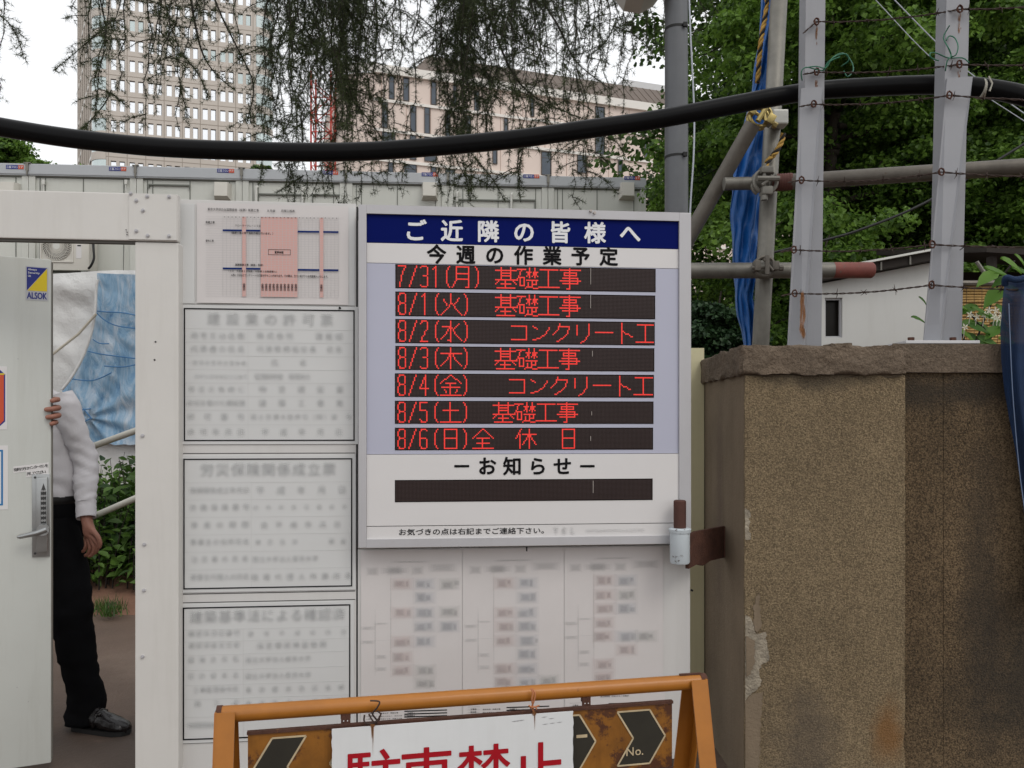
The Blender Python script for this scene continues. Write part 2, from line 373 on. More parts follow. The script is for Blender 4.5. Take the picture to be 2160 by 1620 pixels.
def put(mb, V, Fc, y):
    mb.add([(a, y, b) for a, b in V], Fc)
def char(mb, c, x, z, size, y, off=0.0, sx=1.0):
    """off: stroke thickening as a share of the size, laid down as overlapping strokes"""
    if off > .003:
        r_ = off * size * .8
        for i in range(8):
            a = i * math.pi / 4; char(mb, c, x + math.cos(a) * r_, z + math.sin(a) * r_, size, y - .00004 * (i + 1), 0, sx)
    V, Fc = text2d(c)
    if len(V) == 0: return
    if ord(c) < 0x2000: ce = np.array([(V[:, 0].min() + V[:, 0].max()) / 2, EMC[1]])
    else: ce = EMC
    put(mb, (V - ce) * np.array([sx, 1]) * size / EMS + np.array([x, z]), Fc, y)
def chars(mb, s, x0, x1, z0, size, y, off=0.0, z1=None):
    """characters with their centres evenly spread from x0 to x1"""
    z1 = z0 if z1 is None else z1
    for i, c in enumerate(s):
        t = i / max(1, len(s) - 1)
        if c not in ' \u3000': char(mb, c, x0 + (x1 - x0) * t, z0 + (z1 - z0) * t, size, y, off)
def fit(mb, s, x0, z0, x1, z1, y, off=0.0):
    V, Fc = text2d(s); lo, hi = V.min(0), V.max(0)
    if off > .003 and x0 is not None:
        r_ = off * (z1 - z0) * 1.2
        for i in range(4):
            a = i * math.pi / 2; fit(mb, s, x0 + math.cos(a) * r_, z0 + math.sin(a) * r_, x1 + math.cos(a) * r_, z1 + math.sin(a) * r_, y - .00004 * (i + 1), 0)
    put(mb, (V - lo) / (hi - lo) * np.array([x1 - x0, z1 - z0]) + np.array([x0, z0]), Fc, y)
JIT = [(0, 0)] + [(math.cos(a) * r, math.sin(a) * r) for r, n in ((.45, 5), (1, 7)) for a in [2 * math.pi * i / n for i in range(n)]]
def soft(mb, fn, rad):
    """the same print laid down several times a little apart: faded, run ink"""
    for i, (dx, dz) in enumerate(JIT): fn(mb, dx * rad, dz * rad, -i * .00012)

# ------------------------------------------------------------------ planes of the place
WALL = Plane((0, 3.0), .094)              # gate leaf with the notices
# ================================================================== GROUND
g = MB()
xs = [-400, -30, -10, -4, 0, 4, 10, 30, 400]
for (ya, za, yb, zb) in ((-60, -.15, 2.55, -.15), (2.55, -.15, 2.56, 0), (2.56, 0, 12, 0), (12, 0, 60, 0), (60, 0, 600, 0)):
    for a, b in zip(xs, xs[1:]): g.add([(a, ya, za), (b, ya, za), (b, yb, zb), (a, yb, zb)], [(0, 1, 2, 3)])
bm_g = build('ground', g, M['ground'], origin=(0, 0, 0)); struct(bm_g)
sb = MB()
sb.grid(lambda u, v: (-4.6 + u * 6, 5.55 + v * 3.2, .02 + .16 * min(1, v * 3) * (1 + .4 * mnoise.noise((u * 9, v * 6, 1))) if 0 < v < 1 else -.05), 40, 16)
struct(build('soil_terrain', sb, mat('reddish_soil', (.20, .105, .068), .9, var=.35, vs=4, bump=1, bs=30), smooth=True))

# ================================================================== GATE FRAME (portal on the left)
def wbox(mb, px0, py0, px1, py1, o0, o1, bev=0.0, pl=WALL):
    x0, z0, x1, z1 = pl.rect(px0, py0, px1, py1, o1)
    return mb.box(x0, -o1, z0, x1, -o0, z1, bev)
gf = thing('gateway_portal', WALL.pt(330, 1500), 'ivory steel portal post and lintel bolted together above the open door', 'gate frame')
zt = WALL.at(100, 402, .06)[1]; zb = WALL.at(100, 503.5, .06)[1]; xr = WALL.at(375, 450, .06)[0]
m = MB(WALL.M); m.box(-3.0, -.058, zb, xr, -.026, zt, .004); build('lintel', m, M['frame_steel'], gf)
x0 = WALL.at(284, 900, .055)[0]; x1 = WALL.at(376, 900, .055)[0]
m = MB(WALL.M); m.box(x0, -.052, 0, x1, .05, zb - .003, .004); build('post', m, M['frame_steel'], gf)
m = MB(WALL.M); m.box(-2.98, -.052, 0, -2.82, .05, zb - .003, .004); build('post', m, M['frame_steel'], gf)
xa, za = WALL.at(272, 420, .06)
m = MB(WALL.M); m.box(xa, -.062, zb + .004, xr - .003, -.0585, zt - .002); build('joint_plate', m, M['frame_steel'], gf)
m = MB(WALL.M); m.box(-3.0, -.05, zb - .009, x0, -.03, zb - .001); build('lintel_lip', m, mat('dark_rubber_lip', (.10, .095, .085), .8, var=.2), gf)  # thin dark strip along the lintel's lower edge
for (bx, by) in ((276, 408), (311, 414), (357, 415), (288, 423), (302, 444), (288, 487), (312, 497), (357, 498), (301, 919), (305, 1148), (304, 1245), (301, 1385)):
    o = .062 if by < 505 else .052
    x, z = WALL.at(bx, by, o); m = MB(WALL.M); m.disc(x, -o - .004, z, .0062, .005, 16); m.disc(x, -o - .0075, z, .0036, .004, 6)
    build('bolt', m, M['alu'], gf, auto=30)
m = MB(WALL.M)
for (bx, by) in ((328, 721), (326, 759), (268, 486), (270, 491), (270, 496)):
    x, z = WALL.at(bx, by, .053); m.disc(x, -.0535 - (.0095 if by < 505 else 0), z, .0032 if by > 505 else .0018, .003, 8)
build('drilled_hole', m, M['seam'], gf)

# ================================================================== GATE LEAF (panel carrying the notices)
gl = thing('gate_leaf', WALL.pt(760, 1500), 'white sheet steel gate leaf carrying the notices and lit message board', 'gate')
m = MB(WALL.M)
xL, xM, xR = WALL.at(379, 900)[0], WALL.at(753, 900)[0], WALL.at(1456, 1300)[0]
zTL = WALL.at(560, 425)[1]
m.box(xL, 0, .06, xM - .003, .03, zTL, .002); build('left_sheet', m, M['panel'], gl)
zTR = WALL.at(1100, 1152)[1]
m = MB(WALL.M); m.box(xM + .003, 0, .06, xR, .03, zTR - .004, .002); build('lower_sheet', m, M['panel'], gl)
m = MB(WALL.M); m.box(xM + .003, .004, zTR, xR - .01, .03, zTL - .06); build('upper_sheet', m, M['panel'], gl)
m = MB(WALL.M); m.box(xL, .031, .06, xR, .07, .12); m.box(xL, .031, zTL - .12, xR - .02, .07, zTL - .07)
m.box(xL, .031, .1201, xL + .05, .07, zTL - .1201); m.box(xR - .05, .031, .1201, xR - .001, .07, zTL - .1201); build('back_frame', m, M['frame_steel'], gl)
m = MB(WALL.M); x0, z0, x1, z1 = WALL.rect(380, 430, 411, 640)
m.box(x0, -.003, z0, x1, 0.001, z1); build('edge_strip', m, M['card'], gl); m = MB(WALL.M); m.box(WALL.at(752, 600)[0] - .035, -.003, z0, WALL.at(752, 600)[0] - .006, .001, z1); build('edge_strip', m, M['card'], gl)
m = MB(WALL.M)
for py in (645, 937, 956, 1250, 1268, 1562):
    z = WALL.at(560, py)[1]; m.box(xL + .004, -.0012, z - .0012, xM - .006, .001, z + .0012)
m.box(xM - .0028, .002, .06, xM + .0028, .029, zTL - .01)
build('panel_joint', m, M['seam'], gl)
m = MB(WALL.M)
for (bx, by) in ((1407, 1117), (1459, 1245), (717, 650)):
    x, z = WALL.at(bx, by, .004); m.disc(x, -.011, z, .0085 if bx == 1407 else .004, .011, 10)
build('screw', m, M['black'], gl)
m = MB(WALL.M); x, z = WALL.at(1111, 1156, .002); m.box(x - .0025, -.004, z - .012, x + .0025, -.001, z + .004); build('clip', m, M['black'], gl)

# ================================================================== NOTICES
def notice(b, label, rows, title, tspan, ty, tsize, split):
    x0, z0, x1, z1 = WALL.rect(*b, .004)
    r = thing('notice_board', WALL.M @ Vector(((x0 + x1) / 2, 0, z0)), label, 'notice', 'framed permit notices')
    m = MB(WALL.M); mg = .0125; m.box(x0 - mg, -.004, z0 - mg, x1 + mg, -.0002, z1 + mg, .001); build('card', m, M['card'], r)
    w = .0042; m = MB(WALL.M); y0, y1 = -.0058, -.0035
    m.box(x0, y0, z0, x0 + w, y1, z1); m.box(x1 - w, y0, z0, x1, y1, z1); m.box(x0 + w, y0, z0, x1 - w, y1, z0 + w); m.box(x0 + w, y0, z1 - w, x1 - w, y1, z1)
    build('border', m, M['black'], r)
    m = MB(WALL.M)
    for py, *_ in rows:
        pass
    ys = [ry for ry, *_ in rows]
    lines = [(a + bb) / 2 for a, bb in zip([ys[0] - (ys[1] - ys[0])] + ys, ys)]
    xs_ = WALL.at(split, 900)[0]
    for ly in lines:
        z = WALL.at(560, ly)[1]; m.box(x0 + w, -.0047, z - .0007, x1 - w, -.0035, z + .0007)
    zt_ = WALL.at(560, lines[0])[1]; m.box(xs_ - .0007, -.0046, z0 + w, xs_ + .0007, -.0035, zt_)
    build('ruling', m, mat('pale_ruling', (.54, .545, .54), .6, var=0) if 'ruling' not in M else M['ruling'], r)
    m = MB(WALL.M)
    def draw(mb, dx, dz, dy):
        sz = tsize / F * 3.0
        xa, zz = WALL.at(tspan[0], ty); xb, _ = WALL.at(tspan[1], ty)
        chars(mb, title, xa + dx, xb + dx, zz + dz, sz, -.006 + dy)
        for (ry, ls, la, lb, lsz, vsx, va, vb, vsz) in rows:
            for st, a, bb, s_ in ((ls, la, lb, lsz), (vsx, va, vb, vsz)):
                if not st: continue
                xa, zz = WALL.at(a, ry); xb, _ = WALL.at(bb, ry)
                chars(mb, st, xa + dx, xb + dx, zz + dz, s_ / F * 3.0, -.006 + dy)
    soft(m, draw, .0085)
    build('lettering', m, M['soft'], r)
    return r
M['ruling'] = mat('pale_ruling', (.53, .535, .53), .6, var=0)
notice((388, 652, 748, 930), 'black framed notice headed 建設業の許可票, directly under the pink schedule poster',
       [(709, '商号又は名称', 411, 509, 15, '株式会社　　建設組', 550, 715, 15), (737, '代表者の氏名', 411, 509, 15, '代表取締役社長　氏名', 550, 715, 14),
        (766, '一般建設業特定建設業', 400, 515, 9, '氏　名', 580, 640, 14), (795, '資格名資格者証交付番号', 415, 518, 8, '監理技術者　管理技士', 545, 650, 12),
        (822, '専任の有無に', 405, 510, 13, '特定建設業', 555, 717, 15), (851, '許可を受けた建設業', 402, 512, 13, '建築工事業', 555, 717, 15),
        (880, '許可番号', 404, 509, 15, '国土交通大臣許可（特）第　号', 536, 736, 12), (912, '許可年月日', 404, 509, 15, '平成年月日', 560, 715, 15)],
       '建設業の許可票', (452, 690), 674, 26, 524)
notice((387, 967, 743, 1240), 'black framed notice headed 労災保険関係成立票, middle of the column left of the message board',
       [(1035, '保険関係成立年月日', 408, 520, 13, '平成年月日', 550, 722, 17), (1071, '労働保険番号', 408, 520, 14, '府県所掌管轄番号', 540, 727, 9),
        (1108, '事業の期間', 411, 518, 14, '自平成年月日', 558, 712, 14), (1144, '事業主の住所氏名', 409, 520, 13, '東京支店　　建設', 545, 725, 11),
        (1180, '注文者の氏名', 411, 518, 13, '国立大学法人東京大学', 540, 665, 12), (1218, '事業主代理人の氏名', 409, 520, 13, '現場代理人作業所長', 538, 735, 14)],
       '労災保険関係成立票', (438, 695), 992, 27, 531)
notice((386, 1278, 739, 1555), 'black framed notice at the column foot, partly behind the orange barricade',
       [(1337, '確認年月日番号', 405, 500, 12, '第号平成年月日', 530, 725, 11), (1362, '確認済証交付者', 405, 500, 12, '指定確認検査機関　', 550, 700, 13),
        (1392, '建築主氏名', 404, 498, 12, '国立大学法人東京大学', 525, 650, 12), (1426, '設計者氏名', 404, 498, 12, '国立大学法人東京大学', 525, 650, 12),
        (1455, '工事監理者氏名', 415, 498, 12, '東京都文京区本郷', 525, 720, 12), (1484, '施工者', 418, 498, 12, '東京支店一級建築', 525, 720, 11),
        (1530, '現場管理者氏名', 402, 470, 12, '', 0, 0, 0)],
       '建築基準法による確認済', (415, 715), 1302, 26, 514)

# ---- schedule poster
x0, z0, x1, z1 = WALL.rect(415, 431, 735, 641, .006)
po = thing('schedule_poster', WALL.M @ Vector(((x0 + x1) / 2, 0, z0)), 'laminated monthly schedule poster with pink columns and blue bars', 'poster')
m = MB(WALL.M)
def sheetfn(u, v):
    return (x0 + (x1 - x0) * u, -.0045 - .003 * (1 - v) ** 3 * math.sin(u * 5 + 1) ** 2 - .0012 * math.sin(u * 7) * (1 - v), z0 + (z1 - z0) * v)
m.grid(sheetfn, 24, 10); build('sheet', m, M['paper'], po, smooth=True)
def pw(px, py): return WALL.at(px, py + (px - 575) * .012, .009)
def prect(mb, a, b, c, d, y=-.0095):
    p = [pw(a, d), pw(c, d), pw(c, b), pw(a, b)]; mb.add([(q[0], y, q[1]) for q in p], [(0, 1, 2, 3)])
m = MB(WALL.M)
for a, c in ((511, 519), (550, 628), (674, 682)): prect(m, a, 458, c, 626, -.0092)
build('pink_column', m, M['pink'], po)
m = MB(WALL.M)
for yy in (487, 567.5):
    for a, c in ((470, 510.5), (519, 549.5), (628, 673.5), (682, 714)): prect(m, a, yy - 1.9 + (1 if a > 600 else 0), c, yy + 1.9 + (1 if a > 600 else 0), -.0099)
build('blue_bar', m, M['bar_blue'], po)
m = MB(WALL.M)
for i in range(32):
    px = 470 + i * 7.87; prect(m, px - .3, 455, px + .3, 626, -.00935)
for i in range(34):
    py = 458 + i * 5.1; prect(m, 434, py - .22, 714, py + .22, -.00935)
build('grid_lines', m, mat('fine_grid_print', (.50, .48, .48), .6, var=0), po)
m = MB(WALL.M)
def pfit(s, a, b, c, d, off=.004):
    p0 = pw((a + c) / 2, d); p1 = pw((a + c) / 2, b); xa = pw(a, b)[0]; xb = pw(c, b)[0]
    fit(m, s, xa, p0[1], xb, p1[1], -.0102, off)
pfit('東京大学目白台国際宿舎（仮称）新築工事', 438, 440.5, 546, 446.5); pfit('８月度', 564, 442, 581, 447.5); pfit('月間工程表', 593, 442, 622, 447.5)
pfit('新築工事', 434, 468, 453, 473, .012); pfit('躯体工事', 434, 507, 451, 512, .006)
pfit('クローラークレーン３台', 496, 474.5, 550, 479); pfit('（基礎工事に伴う掘削作業を行います。）', 488, 490, 576, 495, .008)
pfit('夏季休暇', 579.5, 529.5, 598, 535, .014); pfit('基礎躯体工事（鉄筋・型枠）', 496, 557, 555, 562, .010)
pfit('（１日　大型車１台程度、中型車２台程度搬入）', 482, 570.5, 584, 575); pfit('※週に２回ほどコンクリートの打設を行うことがあります。その際は、生コン車が９０台程度搬入いたします。', 488, 579, 692, 584.5, .004)
for px in [515] + [554 + 7.8 * i for i in range(10)] + [678]:
    for c, dy in (('全', 0), ('休', 5), ('日', 10)):
        q = pw(px, 601 + dy); char(m, c, q[0], q[1], 5.4 / F * 3, -.0102, .012)
for i in range(31):
    q = pw(474 + i * 7.87, 459); char(m, '月火水木金土日'[(i + 1) % 7], q[0], q[1], 3 / F * 3, -.0102, .004)
for a, b, c, d in ((566, 526.2, 613, 527), (566, 537, 613, 537.8), (566, 526.2, 566.7, 537.8), (612.3, 526.2, 613, 537.8)): prect(m, a, b, c, d, -.0102)
build('lettering', m, M['black'], po)

# ---- organisation charts
CB = [[(285, 795, 0), (410, 795, 1), (545, 795, 2), (410, 870, 1), (285, 955, 0), (410, 955, 1), (545, 950, 2), (410, 1030, 1), (545, 1030, 1), (285, 1115, 0), (410, 1115, 1), (285, 1200, 0), (285, 1275, 0), (410, 1275, 2), (410, 1345, 2)],
      [(855, 790, 0), (980, 790, 1), (980, 870, 1), (855, 955, 0), (980, 955, 1), (855, 1030, 0), (980, 1030, 1), (855, 1110, 0), (980, 1110, 1), (980, 1185, 1), (855, 1265, 0), (980, 1265, 1), (855, 1340, 0), (980, 1340, 1), (1100, 1330, 2)],
      [(1410, 775, 0), (1530, 775, 1), (1410, 855, 0), (1530, 855, 2), (1410, 930, 0), (1530, 930, 1), (1405, 1010, 0), (1405, 1085, 0), (1530, 1085, 1), (1645, 1085, 2), (1530, 1160, 0), (1405, 1240, 0), (1405, 1310, 0)]]
CR = [(761, 1160, 974.8, 1466), (975.6, 1157, 1189.6, 1455), (1190.4, 1154, 1399, 1446)]
CL = ['faded organisation chart sheet nearest the framed notices, below the message board',
      'faded organisation chart sheet between the two others below the message board', 'faded organisation chart sheet nearest the rusty hinge, below the message board']
for i in range(3):
    x0, z0, x1, z1 = WALL.rect(*CR[i], .002)
    r = thing('chart_sheet', WALL.M @ Vector(((x0 + x1) / 2, 0, z0)), CL[i], 'chart', 'organisation charts on the gate')
    m = MB(WALL.M); ph = i * 2.0
    m.grid(lambda u, v: (x0 + (x1 - x0) * u, -.0022 - .0009 * (1 + math.sin(u * 6 + ph + v * 3)), z0 + (z1 - z0) * v), 16, 12)
    build('sheet', m, M['paper'], r, smooth=True)
    mm = [MB(WALL.M) for _ in range(4)]
    def cp(a, b): return WALL.at(740 + a / 2.634, 930 + b / 2.634, .007)
    def blk(k, cx_, cy_, w, h):
        for j, g_ in enumerate((.55, .75, .95, 1.15)):
            a = cp(cx_ - w * g_, cy_ + h * (g_ - .0)); b = cp(cx_ + w * g_, cy_ - h * g_)
            mm[k].quadxz(a[0], a[1], b[0], b[1], -.0072 - j * .0002 - k * .00005)
    for cx_, cy_, k in CB[i]:
        blk(k, cx_, cy_, 58, 33); a_ = rnd.uniform(-26, 0); blk(3, cx_ + a_, cy_ + rnd.uniform(-4, 8), rnd.uniform(22, 34), rnd.uniform(16, 26)); blk(3, cx_ + a_ + rnd.uniform(38, 54), cy_ + rnd.uniform(-6, 8), rnd.uniform(8, 16), rnd.uniform(10, 22))
    o_ = [0, 572, 1128][i]; oy = [0, -8, -20][i]
    blk(3, 330 + o_, 672 + oy, 95, 6); blk(3, 120 + o_, 725 + oy, 32, 22); blk(3, 245 + o_, 720 + oy, 70, 16); blk(3, 370 + o_, 720 + oy, 32, 22); blk(3, 510 + o_, 705 + oy, 70, 22); blk(3, 245 + o_, 720 + oy, 40, 24)
    for bx, by, bw, bh in ((95, 1040, 36, 10), (95, 1118, 36, 10), (170, 1015, 36, 6), (168, 1200, 30, 12), (168, 1268, 30, 12), (135, 1120, 3, 160), (222, 1000, 3, 240), (180, 1108, 44, 2)): blk(3, bx + o_, by + oy * 1.3, bw, bh)
    for k, nm, mt in ((0, 'pink_print', 'softpink'), (1, 'blue_print', 'softblue'), (2, 'grey_print', 'softgreen'), (3, 'dark_print', 'soft')):
        if mm[k].v: build(nm, mm[k], M[mt], r)
LR = [(761, 1468, 974, 1800), (976.5, 1457, 1189, 1800), (1191.5, 1448, 1403, 1800)]
LL = ['lower chart sheet behind the hooked wire of the no parking sign', 'lower chart sheet behind the orange tie of the no parking sign', 'lower chart sheet behind the right chevron board of the barricade']
for i in range(3):
    x0, z0, x1, z1 = WALL.rect(*LR[i], .002)
    r = thing('form_sheet', WALL.M @ Vector(((x0 + x1) / 2, 0, z0)), LL[i], 'chart', 'lower chart sheets on the gate')
    m = MB(WALL.M); m.quadxz(x0, z0, x1, z1, -.0022); build('sheet', m, M['paper'], r)
    m = MB(WALL.M); sh = LR[i][0]; ys_ = [1484, 1476, 1468][i]
    q = WALL.at(sh + 75, ys_ + 3, .003); q2 = WALL.at(sh + 135, ys_ - 2, .003); fit(m, '施工体系図（平成 29 年 7 月現在）', q[0], q[1], q2[0], q2[1], -.0032, .004)
    for k, (a, b, s) in enumerate(((16, 8, '工事名'), (16, 14, '発注者'), (16, 20, '工期'), (42, 8, '東京大学　新築工事'), (42, 14, '国立大学法人　東京大学　契約担当'), (42, 20, '平成２９年　平成３０年'), (98, 8, '元請負人'), (98, 14, '監督員名'), (98, 20, '監理技術者名'))):
        q = WALL.at(sh + a, ys_ + b + 14, .003); q2 = WALL.at(sh + a + len(s) * 4.1, ys_ + b + 10, .003); fit(m, s, q[0], q[1], q2[0], q2[1], -.0032, .004)
    for b in (5, 11, 17, 23):
        q = WALL.at(sh + 10, ys_ + b + 10.3, .003); q2 = WALL.at(sh + 36, ys_ + b + 9.7, .003); m.quadxz(q[0], q[1], q2[0], q2[1], -.0031)
        q = WALL.at(sh + 92, ys_ + b + 10.3, .003); q2 = WALL.at(sh + 182, ys_ + b + 9.7, .003); m.quadxz(q[0], q[1], q2[0], q2[1], -.0031)
    build('lettering', m, M['black'], r)

# ================================================================== LED MESSAGE BOARD
O = .075                                              # front of the case
x0, z0, x1, z1 = WALL.rect(756, 440, 1458, 1151, O)
lb = thing('message_board', WALL.M @ Vector(((x0 + x1) / 2, 0, z0)), 'lit red LED message board with navy heading, mounted on the gate', 'message board')
bx = WALL.rect(773, 458, 1433, 1134, O)
m = MB(WALL.M)
m.box(x0, -O, z0, bx[0], -.002, z1, .002); m.box(bx[2], -O, z0, x1, -.002, z1, .002)
m.box(bx[0], -O, bx[3], bx[2], -.002, z1); m.box(bx[0], -O, z0, bx[2], -.002, bx[1])
build('frame', m, M['alu'], lb)
o1 = O - .010
def band(name, ya, yb, mt, o=o1):
    za = WALL.at(1100, ya, o)[1]; zb_ = WALL.at(1100, yb, o)[1]
    m = MB(WALL.M); m.box(bx[0] + .0005, -o, zb_, bx[2] - .0005, -.004, za); build(name, m, M[mt], lb)
band('heading_panel', 459, 518, 'sign_blue'); band('subheading_panel', 519, 560, 'sign_white'); band('face_panel', 561, 957, 'lavender'); band('notice_panel', 958, 1106, 'sign_white', o1 + .003); band('footer_panel', 1107.5, 1134, 'sign_white', o1 + .002)
m = MB(WALL.M)
def wchars(s, a, b, ya, yb, px, off, o=o1):
    xa, za = WALL.at(a, ya, o); xb, zb_ = WALL.at(b, yb, o); chars(m, s, xa, xb, za, px / F * 2.95, -o - .0012, off, zb_)
wchars('ご近隣の皆様へ', 876, 1329, 487, 493, 46, .034)
build('heading_lettering', m, M['white_ink'], lb)
m = MB(WALL.M); wchars('今週の作業予定', 921, 1284, 537, 542, 40, .038); build('subheading_lettering', m, M['black'], lb)
m = MB(WALL.M); wchars('－お知らせ－', 974, 1239, 984, 984, 39, .036, o1 + .003)
xa, za = WALL.at(842, 1129, o1); xb, zb_ = WALL.at(1147, 1112, o1); fit(m, 'お気づきの点は右記までご連絡下さい。', xa, za, xb, zb_, -o1 - .0034, .012)
build('footer_lettering', m, M['black'], lb)
m = MB(WALL.M)
def ft(mb, dx, dz, dy):
    xa, za = WALL.at(1172, 1120, o1); xb, _ = WALL.at(1350, 1116, o1); chars(mb, 'TEL ―――――――', xa + dx, xb + dx, za + dz, 17 / F * 3, -o1 - .0034 + dy)
soft(m, ft, .007); build('faded_lettering', m, M['soft'], lb)
G = {'月': '3,0 12,0 12,15 10,15;3,0 3,10 0,15;3,5 12,5;3,9 12,9', '火': '7,0 7,7 4,11 0,15;8,7 11,11 15,15;2,4 4,8;13,3 10,7', '水': '7,0 7,15 5,14;1,4 6,4 4,9 0,13;13,2 9,6;8,5 11,10 15,14',
     '木': '0,4 15,4;7,0 7,15;7,4 4,9 0,13;8,4 11,9 15,13', '金': '7,0 0,6;8,0 15,6;4,6 11,6;1,9 14,9;7,6 7,15;3,11 4,13;12,11 11,13;0,15 15,15', '土': '7,0 7,15;2,6 13,6;0,15 15,15', '日': '3,0 12,0 12,15 3,15 3,0;3,7 12,7',
     '基': '0,2 15,2;4,0 4,9;11,0 11,9;4,4 11,4;4,6 11,6;0,9 15,9;3,9 0,12;12,9 15,12;7,10 7,15;4,12 11,12;1,15 14,15',
     '礎': '0,1 6,1;3,1 1,7 0,9;2,7 5,7 5,13 2,13 2,7;7,3 10,3;9,0 9,7;9,3 7,6;12,3 15,3;13,0 13,7;13,3 15,6;13,3 11,6;7,9 15,9 14,11;11,9 11,14;11,12 14,12;8,11 8,13 6,15;8,14 15,15',
     '工': '1,1 14,1;7,1 7,14;0,14 15,14', '事': '0,1 15,1;7,0 7,15 5,15;3,3 12,3 12,5 3,5 3,3;2,7 13,7 13,11;0,9 15,9;2,11 13,11', 'コ': '2,3 13,3 13,13;2,13 13,13', 'ン': '2,3 5,5;2,13 7,12 12,8 14,4',
     'ク': '6,1 5,5 1,9;5,3 13,3 12,8 8,12 4,14', 'リ': '3,2 3,9;12,1 12,8 10,12 6,15', 'ー': '1,7 14,7', 'ト': '5,0 5,15;5,6 13,10', '全': '7,0 0,7;8,0 15,7;3,7 12,7;7,7 7,15;3,11 12,11;0,15 15,15',
     '休': '4,0 0,7;3,4 3,15;5,4 15,4;10,0 10,15;10,4 5,12;10,4 15,12', '8': '2,0 5,0 6,2 6,5 5,7 2,7 1,5 1,2 2,0;2,7 1,9 1,13 2,15 5,15 6,13 6,9 5,7', '7': '1,0 6,0 3,8 2,15', '3': '1,1 2,0 5,0 6,2 6,5 5,7 3,7;5,7 6,9 6,13 5,15 2,15 1,14',
     '1': '2,2 4,0 4,15', '2': '1,2 2,0 5,0 6,2 6,5 1,15 6,15', '4': '5,15 5,0 1,10 7,10', '5': '6,0 1,0 1,6 5,6 6,8 6,13 5,15 2,15 1,13', '6': '6,1 5,0 2,0 1,2 1,13 2,15 5,15 6,13 6,9 5,7 1,7', '/': '6,0 1,15', '(': '6,0 4,3 4,12 6,15', ')': '1,0 3,3 3,12 1,15'}
def dots(c):
    S = set()
    for st in G[c].split(';'):
        pts = [tuple(map(int, p.split(','))) for p in st.split()]
        for (a, b), (c2, d) in zip(pts, pts[1:]):
            n = max(abs(c2 - a), abs(d - b), 1)
            for k in range(n + 1): S.add((round(a + (c2 - a) * k / n), round(b + (d - b) * k / n)))
    return S
ROWS = [(562, 612, '7/31(月)', 72, '基礎工事'), (619, 670, '8/1(火)', 72, '基礎工事'), (676, 726, '8/2(水)', 82, 'コンクリート工'), (732, 782, '8/3(木)', 72, '基礎工事'), (789, 838, '8/4(金)', 81, 'コンクリート工'), (846, 894, '8/5(土)', 71, '基礎工事'), (902, 949, '8/6(日)全', 0, '')]
NX = 192
for ri, (ya, yb, s, st2, s2) in enumerate(ROWS + [(1011, 1057, '', 0, '')]):
    ra = WALL.rect(834 - (1 if ri > 3 else 0), ya, 1383 - ri * .9, yb, o1 + (.004 if ri == 7 else .001))
    oo = o1 + (.0042 if ri == 7 else .0012)
    m = MB(WALL.M); m.box(ra[0], -oo, ra[1], ra[2], -.004, ra[3]); w = build('led_row', m, M['led_off'], lb)
    mg = .004; dx = (ra[2] - ra[0] - 2 * mg) / NX; dz = (ra[3] - ra[1] - 2 * mg) / 16
    m2 = MB(WALL.M); hs = .36
    for j in range(16):
        for i in range(NX):
            X = ra[0] + mg + (i + .5) * dx; Z = ra[3] - mg - (j + .5) * dz
            m2.quadxz(X - dx * hs, Z - dz * hs, X + dx * hs, Z + dz * hs, -oo - .0006)
    build('unlit_dots', m2, M['led_dot'], w)
    D = set(); cur = 0
    for c in s:
        wd = 8 if ord(c) < 128 else 16
        D |= {(cur + a, b) for a, b in dots(c)}; cur += wd
    if ri == 6: D |= {(88 + a, b) for a, b in dots('休')} | {(120 + a, b) for a, b in dots('日')}
    for k, c in enumerate(s2): D |= {(st2 + 16 * k + a, b) for a, b in dots(c)}
    if D:
        m3 = MB(WALL.M); hs = .43
        for a, b in D:
            if 0 <= a < NX:
                X = ra[0] + mg + (a + .5) * dx; Z = ra[3] - mg - (b + .5) * dz
                m3.quadxz(X - dx * hs, Z - dz * hs, X + dx * hs, Z + dz * hs, -oo - .0014)
        build('lit_lettering', m3, M['led_on'], w)
m = MB(WALL.M)
for ya, yb in ((566, 600), (622, 650), (740, 752), (868, 876), (920, 930), (1014, 1040)):
    a = WALL.at(1248 + rnd.uniform(-3, 3), yb, O - .003); b = WALL.at(1250, ya, O - .003); m.quadxz(a[0], a[1], a[0] + .0018, b[1], -O + .0025)
a = WALL.at(1246, 446, O + .002); m.disc(a[0], -O - .008, a[1] + .002, .005, .008, 8); a = WALL.at(1254, 449, O + .002); m.disc(a[0], -O - .008, a[1], .005, .008, 8)
build('drip_mark', m, mat('dried_drip', (.42, .38, .35), .7, var=.3), lb)

# ================================================================== HINGE, CREAM PANEL
PH = Plane((.7, 3.02), 0)
c0, c1 = P(1434, 1188, 2.94), P(1434, 1116, 2.94)
m = MB(); m.tube([c0, c0 + Vector((0, 0, .006)), c1 - Vector((0, 0, .012))], [.033, .036, .036], 24)
m.tube([c1 - Vector((0, 0, .012)), c1, c1 + Vector((0, 0, .004))], [.039, .041, .036], 24); h = build('hinge', m, M['barrel'], gl, auto=40); h['label'] = 'rusty pin hinge with chipped pale barrel'
p0, p1 = P(1434, 1116, 2.94), P(1434, 1055, 2.94)
m = MB(); m.tube([p0, p1 - Vector((0, 0, .004)), p1], [.0225, .0225, .019], 20); build('pin', m, mat('red_oxide_pin', (.075, .030, .022), .75, var=.3, vs=20), h, auto=40)
HK = Plane((P(1452, 1150, 2.96).x, 2.955), 1.2); hl = (.835 - HK.o.x) / math.cos(math.atan(1.2))
m = MB(HK.M); za, zb_ = P(1490, 1187, 3.05).z, P(1490, 1118, 3.05).z
